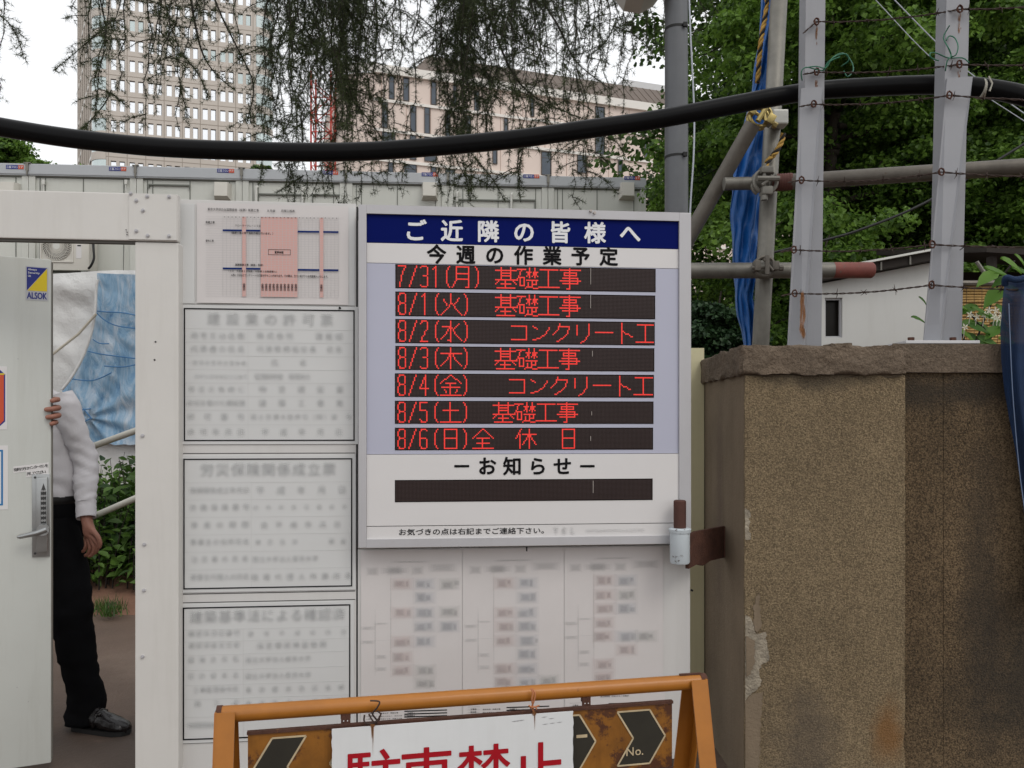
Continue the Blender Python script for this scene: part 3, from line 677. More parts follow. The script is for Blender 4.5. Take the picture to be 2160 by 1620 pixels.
m.prism([(-.012, za - .004), (.05, za + .004), (.10, za - .008), (.16, za + .003), (hl, za), (hl, zb_), (.05, zb_ + .002), (-.012, zb_ - .006)], -.007, .007)
m.box(hl - .012, -.03, za + .002, hl - .001, -.0071, zb_ - .002); build('bracket', m, M['rust'], h)
cp_ = MB(); za = P(1470, 735, 3.52).z
cp_.prism([(.742, 0), (.8345, 0), (.8345, za), (.747, za)], 3.50, 3.56)
tag(build('cream_panel', cp_, M['cream']), 'narrow cream painted strip panel between the gate and the stone pier', 'panel')

# ================================================================== PIER AND WALL
def rough_box(x0, y0, z0, x1, y1, z1, n, amp, fr, seed=0, chip=0):
    bm = bmesh.new(); bmesh.ops.create_cube(bm, size=1)
    for v in bm.verts: v.co = Vector((x0 + (v.co.x + .5) * (x1 - x0), y0 + (v.co.y + .5) * (y1 - y0), z0 + (v.co.z + .5) * (z1 - z0)))
    for ax, cnt in zip((0, 1, 2), n):
        if cnt > 1:
            es = [e for e in bm.edges if abs((e.verts[0].co - e.verts[1].co)[ax]) > 1e-6]
            bmesh.ops.subdivide_edges(bm, edges=es, cuts=cnt - 1, use_grid_fill=True)
    c = Vector(((x0 + x1) / 2, (y0 + y1) / 2, (z0 + z1) / 2))
    bm.normal_update()
    for v in bm.verts:
        d = mnoise.noise_vector((v.co + Vector((seed, seed, seed))) * fr) * amp + mnoise.noise_vector((v.co + Vector((seed, 3, 1))) * fr * 3.3) * amp * .5
        ne = sum(abs(abs(v.co[i] - c[i]) - s / 2) < 1e-5 for i, s in enumerate((x1 - x0, y1 - y0, z1 - z0)))
        if ne >= 2 and chip: d += (c - v.co) * chip * max(0, mnoise.noise(v.co * 14 + Vector((seed, 0, 0))) + .1)
        v.co += d
    bm.verts.index_update(); r = ([v.co.copy() for v in bm.verts], [[v.index for v in f.verts] for f in bm.faces]); bm.free(); return r
PX0, PX1, PY0, PY1 = .836, 1.412, 2.9, 3.57
pr = thing('stone_pier', (1.12, 3.2, 0), 'square brown gate pier with pebbledash face and chipped rough cap', 'pier')
zc0, zc1 = CH + (900 - 790) / F * 2.9, CH + (900 - 729) / F * 2.885
m = MB(); m.raw(*rough_box(PX0 + .001, PY0 + .012, -.15, PX1, PY1, zc0, (4, 8, 26), .0016, 5, 3)); build('shaft', m, M['pier_side'], pr, auto=50)
m = MB(); m.raw(*rough_box(PX0 + .001, PY0, -.15, PX1 + .003, PY0 + .0118, zc0 - .002, (50, 1, 150), .0012, 22, 5, .02)); build('render_face', m, M['pier'], pr, auto=50)
m = MB(); m.raw(*rough_box(PX0 - .017, PY0 - .018, zc0, PX1 - .004, PY1 + .01, zc1, (64, 40, 12), .0075, 16, 1, .06)); build('cap', m, M['cap'], pr, auto=65)
m = MB()
for px, py, w, hh, s in ((1770, 716, .04, .03, 1), (1690, 722, .05, .012, 2), (1600, 724, .06, .010, 4)):
    p = P(px, py, 3.0); m.raw(*rough_box(p.x - w, 2.97, zc1 - .01, p.x + w, 3.05, zc1 + hh * .6, (8, 4, 4), .006, 20, s))
build('loose_mortar', m, M['cap'], pr, auto=60)
m = MB(Plane((0, PY0 - .0022), 0).M)
pl = Plane((0, PY0 - .002), 0)
def patch(pts, y=0):
    fine = []
    for (a, b), (c, d) in zip(pts, pts[1:] + pts[:1]):
        n_ = max(1, int(math.hypot(c - a, d - b) / 5))
        for k_ in range(n_): fine.append((a + (c - a) * k_ / n_ + (rnd.uniform(-2.6, 2.6) if a > 1575 or c > 1575 else rnd.uniform(-.5, .5)), b + (d - b) * k_ / n_ + rnd.uniform(-1.6, 1.6)))
    q = [pl.at(a, b) for a, b in fine]; m.prism([(x, z) for x, z in q][::-1], y, y + .002)
patch([(1572, 1296), (1583, 1300), (1591, 1320), (1596, 1338), (1617, 1335), (1615, 1352), (1620, 1368), (1624, 1395), (1607, 1402), (1602, 1412), (1606, 1446), (1590, 1462), (1572, 1478)])
patch([(1571, 1072), (1581, 1078), (1582, 1137), (1572, 1139)])
build('bare_patch', m, M['lime'], pr)
m = MB(Plane((0, PY0 - .0035), 0).M)
patch([(1572, 1478), (1590, 1462), (1608, 1460), (1606, 1500), (1603, 1590), (1598, 1640), (1572, 1640)]); patch([(1573, 1340), (1590, 1350), (1592, 1390), (1584, 1420), (1574, 1430)], -.0015)
patch([(1592, 1258), (1602, 1250), (1606, 1320), (1596, 1336), (1588, 1310)])
build('worn_patch', m, M['pier_side'], pr)
bw = thing('boundary_wall', (3.5, 3.1, 0), 'dark stained brown boundary wall running right from the pier', 'wall')
zw0, zw1 = CH + (900 - 787) / F * 3.0, CH + (900 - 725) / F * 2.985
xj = (1990 - CX) / F * 3.0
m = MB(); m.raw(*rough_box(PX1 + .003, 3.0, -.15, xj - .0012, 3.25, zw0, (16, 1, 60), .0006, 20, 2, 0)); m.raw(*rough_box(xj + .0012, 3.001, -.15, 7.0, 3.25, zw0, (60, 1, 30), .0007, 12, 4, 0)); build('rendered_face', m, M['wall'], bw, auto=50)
m = MB(); m.box(xj - .0012, 3.008, -.15, xj + .0012, 3.2, zw0 - .01); build('joint', m, M['seam'], bw)
m = MB(); m.raw(*rough_box(PX1 - .002, 2.982, zw0 + .001, 7.0, 3.27, zw1, (120, 6, 8), .0028, 12, 6, .02)); build('coping', m, M['cap'], bw, auto=60)

# ================================================================== FENCE POSTS WITH BARBED WIRE
def fpost(label, Y, bx0, bx1, bxm, tx0, tx1, txm, ys, yb, zfoot, plate):
    r = thing('fence_post', ((bx0 + bx1 - 2 * CX) / 2 / F * Y, Y, zfoot), label, 'post', 'angle steel posts on the wall')
    def X(px): return (px - CX) / F * Y
    def Z(py): return CH + (900 - py) / F * Y
    top = Z(-420)
    m = MB()                                           # long upright: front flange and left flange of an angle bar
    tw = X(tx1) - X(txm)
    xb1, xb0 = X(bx1), X(bx1) - tw - .006
    lean = (X(tx1) - X(bx1)) / (Z(0) - Z(700))
    dz = zfoot - Z(700)
    def col(xa, xb, y0, y1):
        sh0 = lean * dz; sh1 = lean * (top - Z(700))
        m.add([(xa + sh0, y0, zfoot), (xb + sh0, y0, zfoot), (xb + sh0, y1, zfoot), (xa + sh0, y1, zfoot), (xa + sh1, y0, top), (xb + sh1, y0, top), (xb + sh1, y1, top), (xa + sh1, y1, top)],
              [(0, 3, 2, 1), (4, 5, 6, 7), (0, 1, 5, 4), (1, 2, 6, 5), (2, 3, 7, 6), (3, 0, 4, 7)])
    col(xb0, xb1, Y, Y + .006); col(xb0 - .0001, xb0 + .006, Y + .0061, Y + .075)
    build('upright', m, M['post'], r)
    m = MB()                                           # leaning brace angle in front of it
    za, zb2 = Z(ys), zfoot
    yt, ybm = Y - .006, Y - .075
    def L(xa, xb, xc, xd, o):                           # xa..xb top, xc..xd bottom
        m.add([(xc, ybm - o, zb2), (xd, ybm - o, zb2), (xd, ybm - o + .006, zb2), (xc, ybm - o + .006, zb2), (xa, yt - o, za), (xb, yt - o, za), (xb, yt - o + .006, za), (xa, yt - o + .006, za)],
              [(0, 3, 2, 1), (4, 5, 6, 7), (0, 1, 5, 4), (1, 2, 6, 5), (2, 3, 7, 6), (3, 0, 4, 7)])
    k = (Y - .075) / Y
    yl = .045                                           # its face is turned a little to the left
    m.add([(X(bx0), ybm + yl, zb2), (X(bxm) * k, ybm, zb2), (X(bxm) * k, ybm + .006, zb2), (X(bx0), ybm + yl + .006, zb2), (X(tx0), yt, za), (X(tx0) + tw * 1.12, yt - .012, za), (X(tx0) + tw * 1.12, yt - .006, za), (X(tx0), yt + .006, za)],
          [(0, 3, 2, 1), (4, 5, 6, 7), (0, 1, 5, 4), (1, 2, 6, 5), (2, 3, 7, 6), (3, 0, 4, 7)])
    m.add([(X(bxm) * k - .001, ybm + .006, zb2), (X(bxm) * k + .005, ybm + .0061, zb2), (X(bxm) + .01, Y - .001, zb2), (X(bxm) + .004, Y - .001, zb2), (X(tx0) + tw * 1.1, yt + .0061, za), (X(tx0) + tw * 1.12, yt + .0061, za), (X(tx0) + tw * 1.12, Y - .0005, za), (X(tx0) + tw * 1.1, Y - .0005, za)],
          [(0, 3, 2, 1), (4, 5, 6, 7), (0, 1, 5, 4), (1, 2, 6, 5), (2, 3, 7, 6), (3, 0, 4, 7)])
    build('brace_angle', m, M['post'], r)
    if plate:
        m = MB(); m.box(X(plate[0]), Y - .085, zfoot - .012, X(plate[1]), Y + .09, zfoot - .0005, .002)
        build('base_plate', m, mat('white_plate', (.55, .55, .56), .5, spot=.66, spotcol=(.2, .13, .09), spots=12), r)
        m = MB()
        for px in (1908, 1995): m.tube([(X(px), Y - .05, zfoot), (X(px), Y - .05, zfoot + .014)], .012, 6)
        build('nut', m, M['rust'], r)
    return r, X, Z
zf2 = zw1 + .013
p1, X1, Z1 = fpost('grey angle steel post with a rust streak, standing on the stone pier', 3.30, 1655, 1733, 1694, 1689, 1741, 1703, 187, 718, zc1 - .005, None)
p2, X2, Z2 = fpost('grey angle steel post with a white base plate, standing on the wall coping', 3.07, 1940, 2029, 1983, 1996, 2045, 2000, 166, 715, zf2, (1888, 2040))
p1.name = 'fence_post'
m = MB(); q = Plane((0, 3.30 - .083), 0); rr_ = random.Random(3)
def streak(mb, pl_, px, y0, y1, w, n=22):
    for i in range(n):
        a = px + rr_.uniform(-w, w) * .6; b = y0 + (y1 - y0) * rr_.uniform(0, .8); c = min(y1, b + (y1 - y0) * rr_.uniform(.1, .45)); ww = rr_.uniform(.12, .4) * w
        P0 = pl_.at(a - ww * .3, b); P1 = pl_.at(a + ww * .3, b); P2 = pl_.at(a + ww, (b + c) / 2); P3 = pl_.at(a, c); P4 = pl_.at(a - ww, (b + c) / 2)
        mb.add([(x, -.0002 * i, z) for x, z in (P4, P3, P2, P1, P0)], [(0, 1, 2, 3, 4)])
m.M = q.M; streak(m, q, 1692, 612, 716, 8, 30); build('rust_streak', m, M['ruststain'], p1)
# barbed wires, each one a thing
WY = [(46, 20, -16), (152, 136, 118), (220, 201, 205), (380, 363, 366), (527, 516, 509), (619, 601, 607)]
WN = ['topmost barbed wire, above the black pipe, crossing the ginkgo foliage', 'barbed wire level with the green wire ties on both posts', 'barbed wire just under the black pipe, crossing both braces',
      'barbed wire crossing in front of the upper scaffold pipe', 'barbed wire passing just above the red-ended scaffold pipe', 'lowest barbed wire, passing in front of the white house wall']
pos = {0: 1722, 1: 1722, 2: 1716, 3: 1690, 4: 1674, 5: 1676}; pos2 = {0: 2024, 1: 2023, 2: 2002, 3: 1985, 4: 1966, 5: 1964}
for i, ((ya, yb, yc), lab) in enumerate(zip(WY, WN)):
    Ya = 3.30 - (.010 if i < 2 else .022 + .013 * (i - 2)) - .006; Yb = 3.07 - (.010 if i < 2 else .022 + .013 * (i - 2)) - .006
    a, b, c = P(pos[i], ya, Ya), P(pos2[i], yb, Yb), P(2420, yc, 2.95)
    w = thing('barbed_wire', a, lab, 'barbed wire', 'barbed wires strung on the angle posts')
    st = P(pos[i] - (28 if i != 2 else 30), ya + (24 if i == 0 else 5), Ya - .004)
    path = []
    for (s, e, n, sag) in ((st, a, 6, 0), (a, b, 40, .012 + .008 * rnd.random()), (b, c, 40, .015)):
        for k in range(n):
            t = k / n; path.append(s.lerp(e, t) - Vector((0, 0, sag * 4 * t * (1 - t))) + Vector((0, 0, .0022 * mnoise.noise((t * 9 + i * 5, i, 0)))))
    m = MB()
    for ph in (0, math.pi):
        m.tube([p + Vector((0, math.cos(j * 1.3 + ph) * .0024, math.sin(j * 1.3 + ph) * .0024)) for j, p in enumerate(path)], .0019, 5)
    build('strand', m, M['wire'], w)
    m = MB(); L_ = 0; nxt = .10 * rnd.random() + .05
    for j in range(1, len(path)):
        L_ += (path[j] - path[j - 1]).length
        if L_ > nxt:
            nxt += .105 + .03 * rnd.random(); pc = path[j]
            for k in range(2):
                an = rnd.uniform(0, 3.1); d = Vector((.35 * rnd.uniform(-1, 1), math.cos(an), math.sin(an) if abs(math.sin(an)) > .4 else .7)).normalized() * .021
                m.tube([pc - d, pc - d * .2 + Vector((.003, 0, 0)), pc + d * .2, pc + d], [.0006, .0017, .0017, .0006], 4)
            m.tube([pc + Vector((-.006, .004, 0)), pc + Vector((-.002, -.004, .003)), pc + Vector((.002, .004, -.003)), pc + Vector((.006, -.004, 0))], .0022, 4)
    build('barb', m, M['wire'], w)
    for pc in (a, b):                                   # rusty coil tying the wire to the post
        m = MB(); pts = []
        for k in range(40):
            an = k * .75; pts.append(pc + Vector((math.cos(an) * .0095 + rnd.uniform(-.002, .002), -.006 + (k % 6) * .0012, math.sin(an) * .014 + rnd.uniform(-.002, .002))))
        m.tube(pts, .0022, 5); build('tie_coil', m, M['rust'], w)
for pp_, Yp, po in ((p1, 3.30, pos), (p2, 3.07, pos2)):
    for i in (0, 1):
        q = Plane((0, Yp - .0012), 0); m = MB(q.M); yy = WY[i][0 if pp_ is p1 else 1]; streak(m, q, po[i], yy + 6, yy + 52, 4, 12); build('rust_drip', m, M['ruststain'], pp_)
# green wire ties
for j, (lab, Y, pts) in enumerate((('green plastic wire tie looped out from the post on the pier', 3.27, [[(1692, 170), (1690, 152), (1700, 142), (1720, 146), (1738, 148), (1745, 132), (1765, 118), (1785, 114), (1790, 128), (1774, 140)], [(1698, 143), (1722, 140), (1742, 143), (1756, 122), (1778, 112), (1795, 128), (1800, 148), (1788, 162), (1780, 150)], [(1735, 150), (1750, 130), (1772, 120)]]),
                                   ('green plastic wire tie twisted upward on the post with base plate', 3.045, [[(1994, 150), (1998, 128), (2006, 118), (2000, 100), (1990, 80), (1998, 62), (2003, 54)], [(2004, 120), (2016, 116), (2021, 98), (2014, 80), (2002, 76), (1996, 86)], [(1980, 128), (1964, 122), (1962, 112), (1975, 112), (2000, 122), (2030, 122), (2044, 132)], [(2008, 124), (2004, 108), (1995, 92)]]))):
    m = MB()
    for pl_ in pts:
        v = [P(a, b, Y - .02 * math.sin(i * 1.1)) for i, (a, b) in enumerate(pl_)]
        sm = []
        for i in range(len(v) - 1):
            for t in (0, .33, .66):
                p0, p1_, p2_, p3 = v[max(i - 1, 0)], v[i], v[i + 1], v[min(i + 2, len(v) - 1)]
                sm.append(.5 * ((2 * p1_) + (p2_ - p0) * t + (2 * p0 - 5 * p1_ + 4 * p2_ - p3) * t * t + (3 * p1_ - p0 - 3 * p2_ + p3) * t ** 3))
        sm.append(v[-1]); m.tube(sm, .0024, 5)
    tag(build('wire_tie', m, M['green_wire'], smooth=True), lab, 'wire tie', 'green wire ties on the posts')

def smoothpath(v, n=8):
    sm = []
    for i in range(len(v) - 1):
        for k in range(n):
            t = k / n; p0, p1_, p2_, p3 = v[max(i - 1, 0)], v[i], v[i + 1], v[min(i + 2, len(v) - 1)]
            sm.append(.5 * ((2 * p1_) + (p2_ - p0) * t + (2 * p0 - 5 * p1_ + 4 * p2_ - p3) * t * t + (3 * p1_ - p0 - 3 * p2_ + p3) * t ** 3))
    sm.append(v[-1]); return sm
# ================================================================== BLACK PIPE
pp = [(-500, 165, 3.2), (-200, 228, 3.25), (0, 268, 3.3), (180, 296, 3.33), (400, 314, 3.36), (620, 321, 3.4), (860, 314, 3.42), (1100, 292, 3.43), (1300, 264, 3.44), (1500, 230, 3.44), (1640, 206, 3.44), (1720, 192, 3.44), (1800, 184, 3.42), (1900, 180, 3.38), (2000, 180, 3.32), (2080, 187, 3.26), (2160, 202, 3.2), (2300, 245, 3.1), (2500, 330, 3.0)]
ppath = [p + Vector((0, mnoise.noise((p.x * 3, 1, 2)) * .006, mnoise.noise((p.x * 2.3, 7, 2)) * .007)) for p in smoothpath([P(*q) for q in pp], 8)]
m = MB(); m.tube(ppath, [.0385 + .0009 * mnoise.noise((i * .4, 0, 0)) for i in range(len(ppath))], 28); bp_ = build('black_pipe', m, M['pipe'], smooth=True)
tag(bp_, 'thick black sagging plastic pipe strung across above the gate', 'pipe')

for lab, Y, r_, pts in (('thin pale wire slanting across the ginkgo to the post with base plate', 6.0, .0042, [(1800, -95), (1887, 0), (1998, 112), (2060, 165), (2160, 239), (2400, 400)]),
                        ('second thin grey wire slanting across the ginkgo, left of the pale one', 6.1, .0032, [(1760, -90), (1847, 0), (1960, 118), (2060, 190), (2160, 255), (2400, 410)]),
                        ('dark drooping cable rising rightward between the two scaffold pipes', 4.6, .0075, [(1600, 540), (1738, 507), (1822, 482), (1949, 429), (2111, 334), (2300, 215)])):
    m = MB(); m.tube(smoothpath([P(a, b, Y) for a, b in pts], 6), r_, 6)
    tag(build('overhead_wire', m, M['strap'] if r_ > .005 else M['cable'], smooth=True), lab, 'wire', 'wires behind the posts')
m = MB(); c_ = P(2073, 186, 3.262)
m.tube([c_ + Vector((-.012, 0, -.002)), c_ + Vector((.012, 0, -.004))], .0395, 24); m.tube([c_ + Vector((0, -.041, .03)), c_ + Vector((.012, -.044, .0)), c_ + Vector((.003, -.042, -.03))], .004, 5)
tag(build('pipe_tie', m, mat('pale_tape', (.42, .40, .34), .7, var=.2)), 'pale tie tape knotted round the black pipe at the right', 'tie')
# ================================================================== LAMP POST
lp = thing('lamp_post', (( 1426 - CX) / F * 5.2, 5.2, 0), 'grey steel lamp post behind the gate with black straps', 'lamp post')
xl = (1426 - CX) / F * 5.2
m = MB(); m.tube([(xl + .006, 5.2, 0), (xl, 5.2, 5.6)], [.078, .0715], 32); build('pole', m, M['pole'], lp, auto=40)
for py in (53, 327):
    z = CH + (900 - py) / F * 5.12; m = MB(); m.tube([(xl + .001, 5.2, z), (xl + .001, 5.2, z + .016)], .0755, 32); m.box(xl + .03, 5.115, z - .006, xl + .055, 5.135, z + .02); build('strap', m, M['strap'], lp)
zl = CH + (900 + 4) / F * 5.2
m = MB(); m.prism([(-.36, .1), (-.30, .02), (-.19, -.0), (-.10, .05), (-.04, .13), (-.04, .17), (-.34, .17)][::1], -.16, .16)
v = [Vector(p) + Vector((xl - .02, 5.2, zl - .02)) for p in m.v]; m.v = v
m.tube([(xl, 5.2, zl + .16), (xl - .2, 5.2, zl + .14)], .03, 12); build('lamp_head', m, M['lamp'], lp, auto=30)
m = MB(); m.tube(smoothpath([P(1452, -60, 5.05), P(1456, 60, 5.05), P(1464, 230, 5.06), P(1463, 330, 5.05), P(1456, 440, 5.08), P(1450, 620, 5.1), P(1448, 1100, 5.1)], 8), .0055, 6)
m.tube([P(1452, -60, 5.05), Vector((xl + .07, 5.18, P(1452, -60, 5.05).z))], .005, 6); build('cable', m, M['cable'], lp, smooth=True)

# ================================================================== SCAFFOLD
sf = thing('scaffold_frame', P(1598, 900, 3.85) * Vector((1, 1, 0)) if False else (P(1590, 900, 3.85).x, 3.85, 0), 'clamped scaffold pipes, upright with two rails and a brace, behind the pier', 'scaffold')
def Pp(a, b, y=3.85): return P(a, b, y)
lo = Pp(1609, 640); hi = Pp(1643, 0); d_ = (hi - lo); 
m = MB(); m.tube([lo - d_ * (lo.z / d_.z), hi + d_ * .5], .0395, 24); build('upright_pipe', m, M['galv'], sf, smooth=True)
m = MB(); m.tube([Pp(1527, 388, 3.77), P(1560, 387, 3.77), P(1620, 387, 3.765)], .030, 20); build('pipe_sleeve', m, M['galv'], sf, auto=40)
m = MB(); m.tube([P(1625, 386, 3.77), P(2160, 352, 3.45), P(2900, 305, 3.2)], .036, 20); build('cross_pipe', m, M['galv_dark'], sf, auto=40)
m = MB(); m.tube([P(1629, 385.7, 3.768), P(1672, 383, 3.742)], .0385, 20)
for k in range(7): a = P(1632 + k * 5.5, 385.6 - k * .35, 3.766 - .0033 * k); b = P(1634.5 + k * 5.5, 385.5 - k * .35, 3.765 - .0033 * k); m.tube([a, b], .0405, 20)
build('threaded_collar', m, mat('rusty_red_thread', (.13, .05, .04), .7, var=.3, vs=25), sf, auto=40)
m = MB(); m.tube([P(1440, 571, 3.76), P(1760, 570, 3.76)], .0365, 20); build('cross_pipe', m, M['galv'], sf, auto=40)
m = MB(); m.tube([P(1757, 570, 3.76), P(1838, 570, 3.76), P(1842, 570, 3.76)], [.0372, .0372, .031], 20); build('red_pipe_end', m, M['redpaint'], sf, auto=40)
m = MB(); m.tube([P(1450, 505, 3.95) - Vector((.36, 0, .82)), P(1450, 505, 3.95), P(1588, 262, 3.75)], .0375, 20); build('brace_pipe', m, M['galv_dark'], sf, auto=40)
def clamp(px, py, Y, s=1.0, mt='brass', ang=0.0):
    c = P(px, py, Y); Mx = Matrix.Translation(c) @ Matrix.Rotation(ang, 4, 'Y') @ Matrix.Scale(s, 4)
    m = MB(Mx)
    for sgn in (-1, 1):                                 # two curved jaws
        m.tube([(math.cos(a) * .052, sgn * .0 + .008 - .02 * sgn, math.sin(a) * .052) for a in [R(30 + 15 * i) for i in range(21)]], .0095, 8)
    m.box(-.062, -.045, -.028, -.030, .012, .028, .006); m.box(.030, -.048, -.024, .068, .01, .024, .005)
    m.tube([(-.075, -.03, -.01), (.085, -.03, -.012)], .0085, 8); m.tube([(.07, -.03, -.012), (.092, -.03, -.012)], .0155, 6)
    m.tube([(-.02, -.05, .034), (.03, -.055, -.03)], .007, 8); m.tube([(0, -.052, -.05), (.0, -.052, .05)], .013, 8)
    return m
build('clamp', clamp(1603, 246, 3.76, .95, 'brass', .55), M['brass'], sf, auto=40)
m = MB(); c = P(1640, 253, 3.80); m.box(c.x - .035, c.y - .045, c.z - .035, c.x + .038, c.y + .03, c.z + .035, .008); build('clamp_block', m, mat('pale_zinc', (.45, .45, .42), .45, metal=.3, var=.2, vs=20), sf)
build('clamp', clamp(1613, 384, 3.72, 1.0, 'galv', 1.57), M['galv'], sf, auto=40)
build('clamp', clamp(1612, 563, 3.71, .85, 'galv_dark', 0.0), M['galv_dark'], sf, auto=40)

# ================================================================== BLUE TWISTED TARP + ROPE
tl = [(-60, 1612, 1634), (0, 1608, 1632), (60, 1605, 1632), (110, 1598, 1630), (170, 1590, 1628), (230, 1580, 1626), (290, 1562, 1624), (340, 1553, 1622), (400, 1544, 1612), (460, 1542, 1606), (520, 1546, 1603), (552, 1548, 1598), (580, 1550, 1594), (630, 1552, 1586), (660, 1556, 1592), (700, 1566, 1594), (735, 1572, 1592), (900, 1574, 1590), (1400, 1570, 1590)]
def tl_at(y):
    for a, b in zip(tl, tl[1:]):
        if a[0] <= y <= b[0]:
            t = (y - a[0]) / (b[0] - a[0]); return a[1] + (b[1] - a[1]) * t, a[2] + (b[2] - a[2]) * t
    return tl[-1][1:]
def tarpfn(side):
    def fn(u, v):
        y = -60 + 1460 * (v ** 1.4); a, b = tl_at(y); th = u * 2 * math.pi
        c = (a + b) / 2; w = (b - a) / 2
        fold = 1 + .22 * math.sin(th * 6 + y * .02) + .12 * math.sin(th * 11 - y * .035)
        q = P(c + w * math.cos(th) * (1 + .06 * math.sin(y * .06 + th * 2)), y, 3.99)
        return q + Vector((0, math.sin(th) * .05 * fold + .012 * math.sin(th * 9 + y * .05), 0))
    return fn
m = MB(); m.grid(tarpfn(0), 84, 170)
tag(build('blue_tarp', m, M['bluesheet'], smooth=True), 'bunched blue tarp hanging twisted beside the scaffold upright', 'tarp')
def rope(name, pts, label):
    path = smoothpath([P(*q) for q in pts], 10); r = thing(name, path[-1], label, 'rope', 'yellow and black ropes on the scaffold')
    L_ = 0; strands = [[], [], []]
    for i, p in enumerate(path):
        if i: L_ += (p - path[i - 1]).length
        t = (path[min(i + 1, len(path) - 1)] - path[max(i - 1, 0)]).normalized(); u = t.orthogonal().normalized(); w = t.cross(u)
        for k in range(3):
            an = L_ * 2 * math.pi / .075 + k * 2.094; strands[k].append(p + (u * math.cos(an) + w * math.sin(an)) * .0062)
    for k, mt in enumerate(('rope_y', 'rope_y', 'rope_k')):
        m = MB(); m.tube(strands[k], .0072, 6); build('strand', m, M[mt], r, smooth=True)
rope('rope', [(1622, -40, 3.86), (1615, 30, 3.88), (1606, 80, 3.88), (1602, 120, 3.9), (1598, 175, 3.93)], 'yellow and black rope beside the blue tarp top, above the pipe')
rope('rope', [(1652, 282, 3.77), (1648, 300, 3.77), (1636, 322, 3.765), (1620, 340, 3.76), (1613, 358, 3.75), (1610, 374, 3.72)], 'short yellow and black rope tied across the scaffold upright')

# ================================================================== BLUE NET at the right edge
nl = [(582, 2122), (600, 2118), (640, 2114), (700, 2110), (760, 2112), (820, 2118), (880, 2128), (940, 2140), (1000, 2150), (1060, 2158), (1150, 2166), (1300, 2175)]
def nl_at(y):
    for a, b in zip(nl, nl[1:]):
        if a[0] <= y <= b[0]: return a[1] + (b[1] - a[1]) * (y - a[0]) / (b[0] - a[0])
    return nl[-1][1]
def netfn(u, v):
    y = 582 + v * 700; x = nl_at(y) + u * 260 * (1 - .15 * v)
    return P(x, y + 8 * math.sin(u * 14) * (1 - v), 2.93 + .025 * math.sin(u * 26 + v * 3) + .05 * (1 - u) * 0 + (.05 if v < .05 else 0))
m = MB(); m.grid(netfn, 70, 60); m.tube(smoothpath([P(2120, 600, 2.95), P(2123, 586, 2.93), P(2145, 590, 2.92), P(2200, 583, 2.92), P(2380, 590, 2.92)], 6), .012, 10)
nt = thing('blue_net', P(2160, 1280, 2.93), 'dark blue net draped over the wall at the right edge', 'net')
build('netting', m, M['net'], nt, smooth=True)
m = MB(); m.tube(smoothpath([P(2128, 640, 2.90), P(2134, 790, 2.89), P(2140, 880, 2.89), P(2150, 990, 2.89), P(2162, 1080, 2.89)], 8), .0017, 6); build('cord', m, mat('pale_cord', (.13, .18, .28), .7), nt)

# ================================================================== BARRICADE AND NO PARKING SIGN
BK = .208; BP = Plane((0, 2.045), BK)
A_ = BP.pt(463, 1508); B_ = BP.pt(1476, 1437)
ba = thing('barricade', ((A_.x + B_.x) / 2, (A_.y + B_.y) / 2, -.15), 'orange sawhorse barricade with rusty chevron board in front of the gate', 'barricade')
zt = (A_.z + B_.z) / 2; xa = BP.at(463, 1508)[0]; xb = BP.at(1478, 1437)[0]
m = MB(BP.M); m.tube([(xa, 0, zt), (xb, 0, zt)], .0195, 24); build('top_tube', m, M['orange'], ba, auto=40)
m = MB(BP.M); m.tube([(xa - .006, 0, zt), (xa + .006, 0, zt)], .0215, 20); m.tube([(xb - .004, 0, zt), (xb + .012, 0, zt)], .0215, 20); m.box(xb - .06, -.004, zt + .0185, xb, .004, zt + .0235); build('end_cap', m, M['rust'], ba, auto=40)
for x, sx in ((xa, 1), (xb, -1)):
    for s in (-1, 1):
        m = MB(BP.M); zb0 = -.148; spl = .20 * s; w = .042; th = .004
        def beam(x0_, x1_, ya, yb):
            t0, t1 = (s * .005), spl
            m.add([(x0_, t1 + ya, zb0), (x1_, t1 + ya, zb0), (x1_, t1 + yb, zb0), (x0_, t1 + yb, zb0), (x0_, t0 + ya, zt + .012), (x1_, t0 + ya, zt + .012), (x1_, t0 + yb, zt + .012), (x0_, t0 + yb, zt + .012)],
                  [(0, 3, 2, 1), (4, 5, 6, 7), (0, 1, 5, 4), (1, 2, 6, 5), (2, 3, 7, 6), (3, 0, 4, 7)])
        xo = x - .004 * sx
        beam(min(xo, xo + w * sx), max(xo, xo + w * sx), -th / 2 + s * .02, th / 2 + s * .02)          # flange facing out
        xe = xo - sx * .0002
        beam(min(xe, xe - th * sx), max(xe, xe - th * sx), min(s * .02, s * -.018), max(s * .02, s * -.018))  # flange facing sideways
        build('leg', m, M['orange'], ba)
bl, br = BP.at(523, 1550, .02), BP.at(1417, 1482, .02); br2 = BP.at(1417, 1612, .02)
zt2 = (bl[1] + br[1]) / 2; zb2 = zt2 - .165
m = MB(BP.M); m.box(bl[0], -.022, zb2, br[0], -.016, zt2); build('board', m, M['amber'], ba)
m = MB(BP.M); m.box(bl[0] - .002, -.026, zt2 + .0002, br[0] + .002, -.012, zt2 + .007); m.box(bl[0] - .002, -.026, zb2 - .005, br[0] + .002, -.012, zb2 - .0002); build('board_edge', m, M['rust'], ba)
H = zt2 - zb2; mid = (zt2 + zb2) / 2
